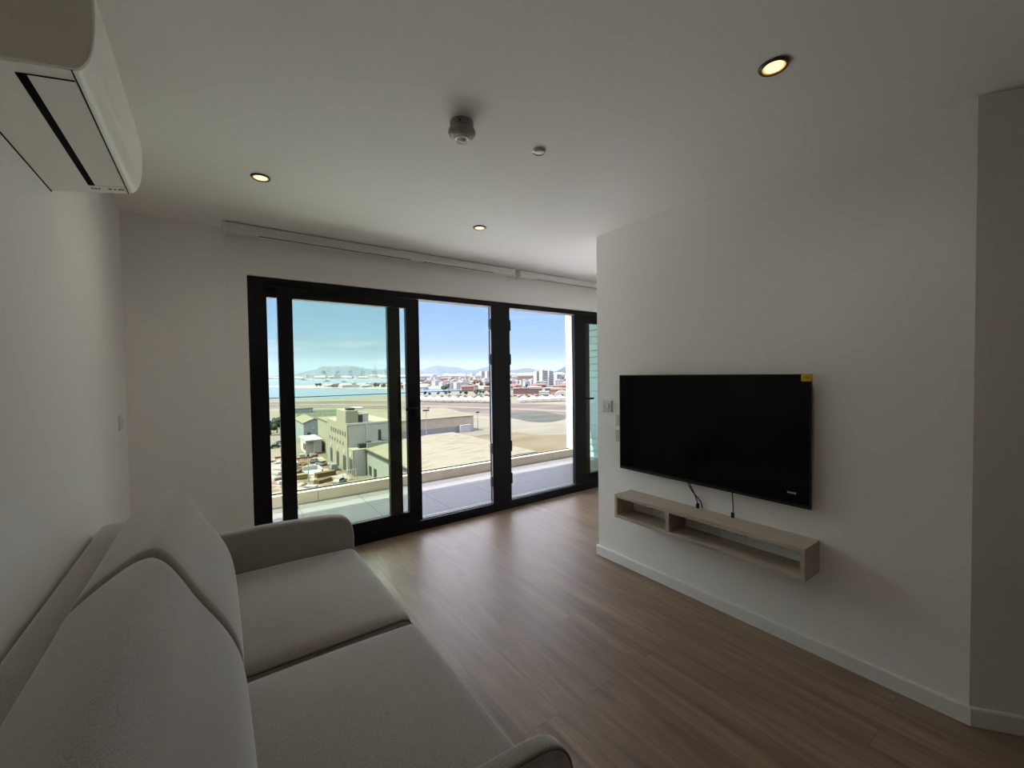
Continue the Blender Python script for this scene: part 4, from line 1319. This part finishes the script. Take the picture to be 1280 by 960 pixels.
# middle town, right of the inner bay
sp = []
for k in range(150):
    a = rnd.uniform(22.5, 43.5)
    r_ = rnd.choice((rnd.uniform(820, 1300), rnd.uniform(1200, 2600)))
    if a < 27: r_ = max(r_, 1000)
    x, y = pol(a, r_)
    kk, s_ = rnd.choice((0, 1, 1, 2, 3, 3, 3, 4, 4, 5)), rnd.uniform(.8, 1.35) * (1 if r_ < 1300 else 1.5)
    for q in range(30):
        if free(x, y, 11.5 * s_): sp.append((x, y, rnd.uniform(0, .9) - math.radians(a), kk, s_)); break
        r_ += 20; x, y = pol(a, r_)
place_many('town_house', small, sp, 'pale or tiled house in the dense town behind the airfield', 'houses of the town behind the airfield')
for k in range(60):
    a = rnd.uniform(24, 43.5); r_ = rnd.uniform(640, 1300)
    x, y = pol(a, r_)
    if free(x, y, 4): plant(x, y, rnd.uniform(3, 5), 'olive green tree among the town houses behind the airfield', 'trees of the town behind the airfield')
# white dome tent
x, y = pol(42.4, 500)
t = bld('dome_tent', 'white domed tent near the balcony post', (x, y, ZG), 'tent'); t.rotation_euler = (0, 0, -math.radians(42.4))
bm = bmesh.new()
A = []
for yy in (-9, 9):
    A.append([bm.verts.new((9 * math.cos(PI * k / 14), yy, 8 * math.sin(PI * k / 14))) for k in range(15)])
for k in range(14):
    bm.faces.new((A[0][k], A[0][k + 1], A[1][k + 1], A[1][k]))
bm.faces.new(A[0]); bm.faces.new(A[1][::-1]); bm.faces.new((A[0][0], A[1][0], A[1][14], A[0][14]))
obj('cover', bm, G['canvas'], t)
obj('doorway', boxes([(-2, 2, -9.1, -8.8, 0, 4)]), G['dark'], t)
# row of white peaked canopies
def canopy():
    bm = bmesh.new()
    w_ = 9.2
    c = [bm.verts.new(q) for q in ((-w_ / 2, -5, 3.0), (w_ / 2, -5, 3.0), (w_ / 2, 5, 3.0), (-w_ / 2, 5, 3.0))]
    b = [bm.verts.new(q) for q in ((-w_ / 2, -5, 2.4), (w_ / 2, -5, 2.4), (w_ / 2, 5, 2.4), (-w_ / 2, 5, 2.4))]
    ap_ = bm.verts.new((0, 0, 6.8))
    for k in range(4):
        bm.faces.new((c[k], c[(k + 1) % 4], ap_)); bm.faces.new((b[k], b[(k + 1) % 4], c[(k + 1) % 4], c[k]))
    bm.faces.new(b)
    for px in (-w_ / 2 + .2, w_ / 2 - .2):
        for py in (-4.8, 4.8):
            box(bm, px - .1, px + .1, py - .1, py + .1, 0, 2.5)
    return bm, [G['canvas']]
sp = []
for k in range(17):
    s_ = k / 16
    p0, p1, p2 = Vector((178, 432)), Vector((238, 337)), Vector((292, 322))
    q = p0.lerp(p1, s_ / .72) if s_ < .72 else p1.lerp(p2, (s_ - .66) / .34)
    sp.append((q.x, q.y, -1.0 if s_ < .72 else -.2, 0, 1.0))
place_many('white_canopy', [canopy], sp, 'white peaked canopy in the row along the far side of the runway', 'white peaked canopies along the runway', 'canopy')
# parked cars and trees between canopies and bay
def lot_car(m):
    def f():
        bm = bmesh.new()
        box(bm, -2.2, 2.2, -.9, .9, .35, .95, bev=.12, mi=0)
        box(bm, -1.5, 1.0, -.78, .78, .95, 1.5, bev=.2, mi=1)
        for px in (-1.35, 1.35):
            for py in (-.85, .85):
                lathe(bm, [(0, -.1), (.33, -.1), (.33, .1), (0, .1)], (px, py, .33), 8, 'Y', 2)
        return bm, [m, G['carglass'], G['tyre']]
    return f
sp = []
for k in range(90):
    s_ = rnd.random()
    x = 205 + 150 * s_ + rnd.uniform(-8, 8); y = 452 - 80 * s_ + rnd.uniform(0, 85)
    if free(x, y, 2.7): sp.append((x, y, rnd.choice((-.9, .65)), rnd.randrange(4), 1.1))
place_many('parked_car', [lot_car(CW), lot_car(CG), lot_car(CB), lot_car(CR)], sp, 'small parked car in the car park behind the white canopies', 'cars in the car park behind the canopies', 'car')
for k in range(34):
    s_ = rnd.random(); x, y = 225 + 150 * s_, 500 - 70 * s_ + rnd.uniform(0, 60)
    if free(x, y, 2.5): plant(x, y, rnd.uniform(1.8, 2.9), 'small tree at the car park behind the white canopies', 'trees at the car park')
sp = []
for k in range(14):
    s_ = rnd.random()
    x, y, q = 250 + 130 * s_, 505 - 60 * s_ + rnd.uniform(0, 30), rnd.uniform(.55, .8)
    if free(x, y, 13 * q): sp.append((x, y, -.8, rnd.randrange(3), q))
place_many('airfield_hut', white_low, sp, 'low white hut between car park and inner bay', 'white huts by the car park')
# port cranes on the far coast
def crane():
    bm = bmesh.new()
    for px in (-9, 9):
        for py in (-7, 7):
            box(bm, px - 1, px + 1, py - 1, py + 1, 0, 48)
    box(bm, -10, 10, -8, 8, 46, 51)
    tube(bm, [(-26, 0, 52), (44, 0, 62)], 1.6, 6); tube(bm, [(0, 0, 50), (0, 0, 84)], 1.3, 6)
    tube(bm, [(0, 0, 84), (44, 0, 62)], .6, 5); tube(bm, [(0, 0, 84), (-26, 0, 52)], .6, 5)
    return bm, [G['greyblue']]
sp = []
for a, rz in ((11.3, .3), (12.9, .6), (14.4, .2), (15.9, 2.6), (17.4, .9), (18.9, .4)):
    x, y = pol(a, 3450); sp.append((x, y, rz, 0, 1.15))
place_many('port_crane', [crane], sp, 'tall port crane standing on the far coast', 'cranes of the far port', 'crane')
# a few boats on the bay
def boat():
    bm = bmesh.new()
    V = [bm.verts.new(q) for q in ((-9, -2.2, 1.6), (6, -2.2, 1.6), (10, 0, 2.0), (6, 2.2, 1.6), (-9, 2.2, 1.6), (-8, -1.4, -.6), (5, -1.4, -.6), (8, 0, -.6), (5, 1.4, -.6), (-8, 1.4, -.6))]
    for k in range(5):
        bm.faces.new((V[k], V[(k + 1) % 5], V[5 + (k + 1) % 5], V[5 + k]))
    bm.faces.new(V[:5]); bm.faces.new(V[5:][::-1])
    box(bm, -5, 3, -1.5, 1.5, 1.6, 4.0)
    return bm, [G['white']]
sp = [(*pol(a, r_), rz, 0, s) for a, r_, rz, s in ((11.6, 2300, .3, 2.0), (13.6, 2050, .2, 1.6), (9.0, 3300, .1, 3.0))]
place_many('motor_boat', [boat], sp, 'small white boat on the water beyond the spit', 'white boats on the bay', 'boat')

# sea haze: a real scattering air layer over bay, town and hills
hz = bpy.data.materials.new('sea_haze'); hz.use_nodes = True
nt = hz.node_tree; nt.nodes.remove(nt.nodes['Principled BSDF'])
vs_ = nt.nodes.new('ShaderNodeVolumeScatter'); vs_.inputs['Density'].default_value = .000027; vs_.inputs['Anisotropy'].default_value = .2
vs_.inputs['Color'].default_value = (.55, .70, .98, 1)
nt.links.new(vs_.outputs[0], nt.nodes['Material Output'].inputs['Volume'])
tag(obj('sea_haze', B(-3000, 15000, 300, 15000, ZG - 8, 420), hz), 'thin blue haze over the bay and the far hills', 'haze', kind='stuff')
#ENDOUT#

# ------------------------------------------------------------------ sky, sun, camera
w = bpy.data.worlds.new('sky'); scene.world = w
w.use_nodes = True
nt = w.node_tree; L = nt.links
bg = nt.nodes['Background']
tc = nt.nodes.new('ShaderNodeTexCoord')
sp = nt.nodes.new('ShaderNodeSeparateXYZ')
L.new(tc.outputs['Generated'], sp.inputs[0])
cr = nt.nodes.new('ShaderNodeValToRGB')
e = cr.color_ramp.elements
e[0].position = 0.0; e[0].color = (.30, .41, .54, 1)
e[1].position = 1.0; e[1].color = (.17, .34, .80, 1)
for pos, c in ((.04, (.33, .47, .66)), (.10, (.32, .53, .84)), (.20, (.26, .49, .90)), (.45, (.22, .43, .88))):
    q = cr.color_ramp.elements.new(pos); q.color = (*c, 1)
L.new(sp.outputs['Z'], cr.inputs[0])
# thin wisps of cloud
mp = nt.nodes.new('ShaderNodeMapping'); mp.inputs['Scale'].default_value = (2.0, 2.0, 16.0)
L.new(tc.outputs['Generated'], mp.inputs[0])
nz = nt.nodes.new('ShaderNodeTexNoise'); nz.inputs['Scale'].default_value = 2.2; nz.inputs['Detail'].default_value = 6
L.new(mp.outputs[0], nz.inputs['Vector'])
cm = nt.nodes.new('ShaderNodeMapRange'); cm.inputs['From Min'].default_value = .60; cm.inputs['From Max'].default_value = .80
cm.inputs['To Max'].default_value = .35
L.new(nz.outputs['Fac'], cm.inputs['Value'])
mx = nt.nodes.new('ShaderNodeMix'); mx.data_type = 'RGBA'
mx.inputs[7].default_value = (.85, .9, .95, 1)
L.new(cm.outputs[0], mx.inputs['Factor']); L.new(cr.outputs[0], mx.inputs[6])
mw_ = nt.nodes.new('ShaderNodeMix'); mw_.data_type = 'RGBA'; mw_.inputs[7].default_value = (.56, .575, .68, 1)
L.new(mx.outputs[2], mw_.inputs[6]); L.new(mw_.outputs[2], bg.inputs['Color'])
# sky boosted out of view on the sun's side (towards -x) to light the room
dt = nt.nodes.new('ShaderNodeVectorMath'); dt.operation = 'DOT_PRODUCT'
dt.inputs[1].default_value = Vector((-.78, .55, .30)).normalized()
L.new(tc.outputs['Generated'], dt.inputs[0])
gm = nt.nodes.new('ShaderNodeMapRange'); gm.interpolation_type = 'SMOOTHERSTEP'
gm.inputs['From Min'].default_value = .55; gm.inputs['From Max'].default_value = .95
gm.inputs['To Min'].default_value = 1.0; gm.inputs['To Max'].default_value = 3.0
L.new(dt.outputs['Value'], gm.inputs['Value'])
# and boosted again higher up, above the framed view, for more room light
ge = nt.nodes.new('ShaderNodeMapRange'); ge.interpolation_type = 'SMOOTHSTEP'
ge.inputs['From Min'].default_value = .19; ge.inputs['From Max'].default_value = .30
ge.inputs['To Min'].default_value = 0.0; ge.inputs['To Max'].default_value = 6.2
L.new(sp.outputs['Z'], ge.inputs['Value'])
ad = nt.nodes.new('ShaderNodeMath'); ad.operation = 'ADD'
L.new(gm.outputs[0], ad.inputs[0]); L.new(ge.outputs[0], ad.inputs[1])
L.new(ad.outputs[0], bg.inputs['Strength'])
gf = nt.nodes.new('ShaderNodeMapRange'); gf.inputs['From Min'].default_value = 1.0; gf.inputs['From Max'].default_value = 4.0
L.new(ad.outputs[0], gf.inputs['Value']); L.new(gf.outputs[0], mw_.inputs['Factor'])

sun = bpy.data.lights.new('sun', 'SUN'); sun.energy = 17.0; sun.angle = math.radians(.53); sun.color = (1, .95, .86)
so = bpy.data.objects.new('sun', sun); COL.objects.link(so)
sd = Vector((-.52, .175, .84)).normalized()      # towards the sun
so.rotation_euler = sd.to_track_quat('Z', 'Y').to_euler()

cam = bpy.data.cameras.new('camera'); co = bpy.data.objects.new('camera', cam); COL.objects.link(co)
cam.sensor_fit = 'HORIZONTAL'; cam.sensor_width = 36; cam.lens = 36 * 520.218 / 1280
cam.clip_start = .02; cam.clip_end = 60000
yaw, pitch, roll = math.radians(35.6), math.radians(-1.48), math.radians(-.78)
f = Vector((math.sin(yaw) * math.cos(pitch), math.cos(yaw) * math.cos(pitch), math.sin(pitch)))
r = Vector((math.cos(yaw), -math.sin(yaw), 0)); u = r.cross(f)
r2 = r * math.cos(roll) + u * math.sin(roll); u2 = -r * math.sin(roll) + u * math.cos(roll)
mw = Matrix((r2, u2, -f)).transposed().to_4x4(); mw.translation = (0, 0, 1.42)
co.matrix_world = mw
scene.camera = co

vs = scene.view_settings
scene.display_settings.display_device = 'sRGB'
vs.view_transform = 'Standard'; vs.look = 'None'; vs.exposure = 0.0; vs.gamma = 1.0; vs.use_curve_mapping = False
cy = scene.cycles
cy.max_bounces = 12; cy.diffuse_bounces = 8; cy.glossy_bounces = 4; cy.transparent_max_bounces = 16
cy.sample_clamp_indirect = 6.0
cy.use_denoising = True
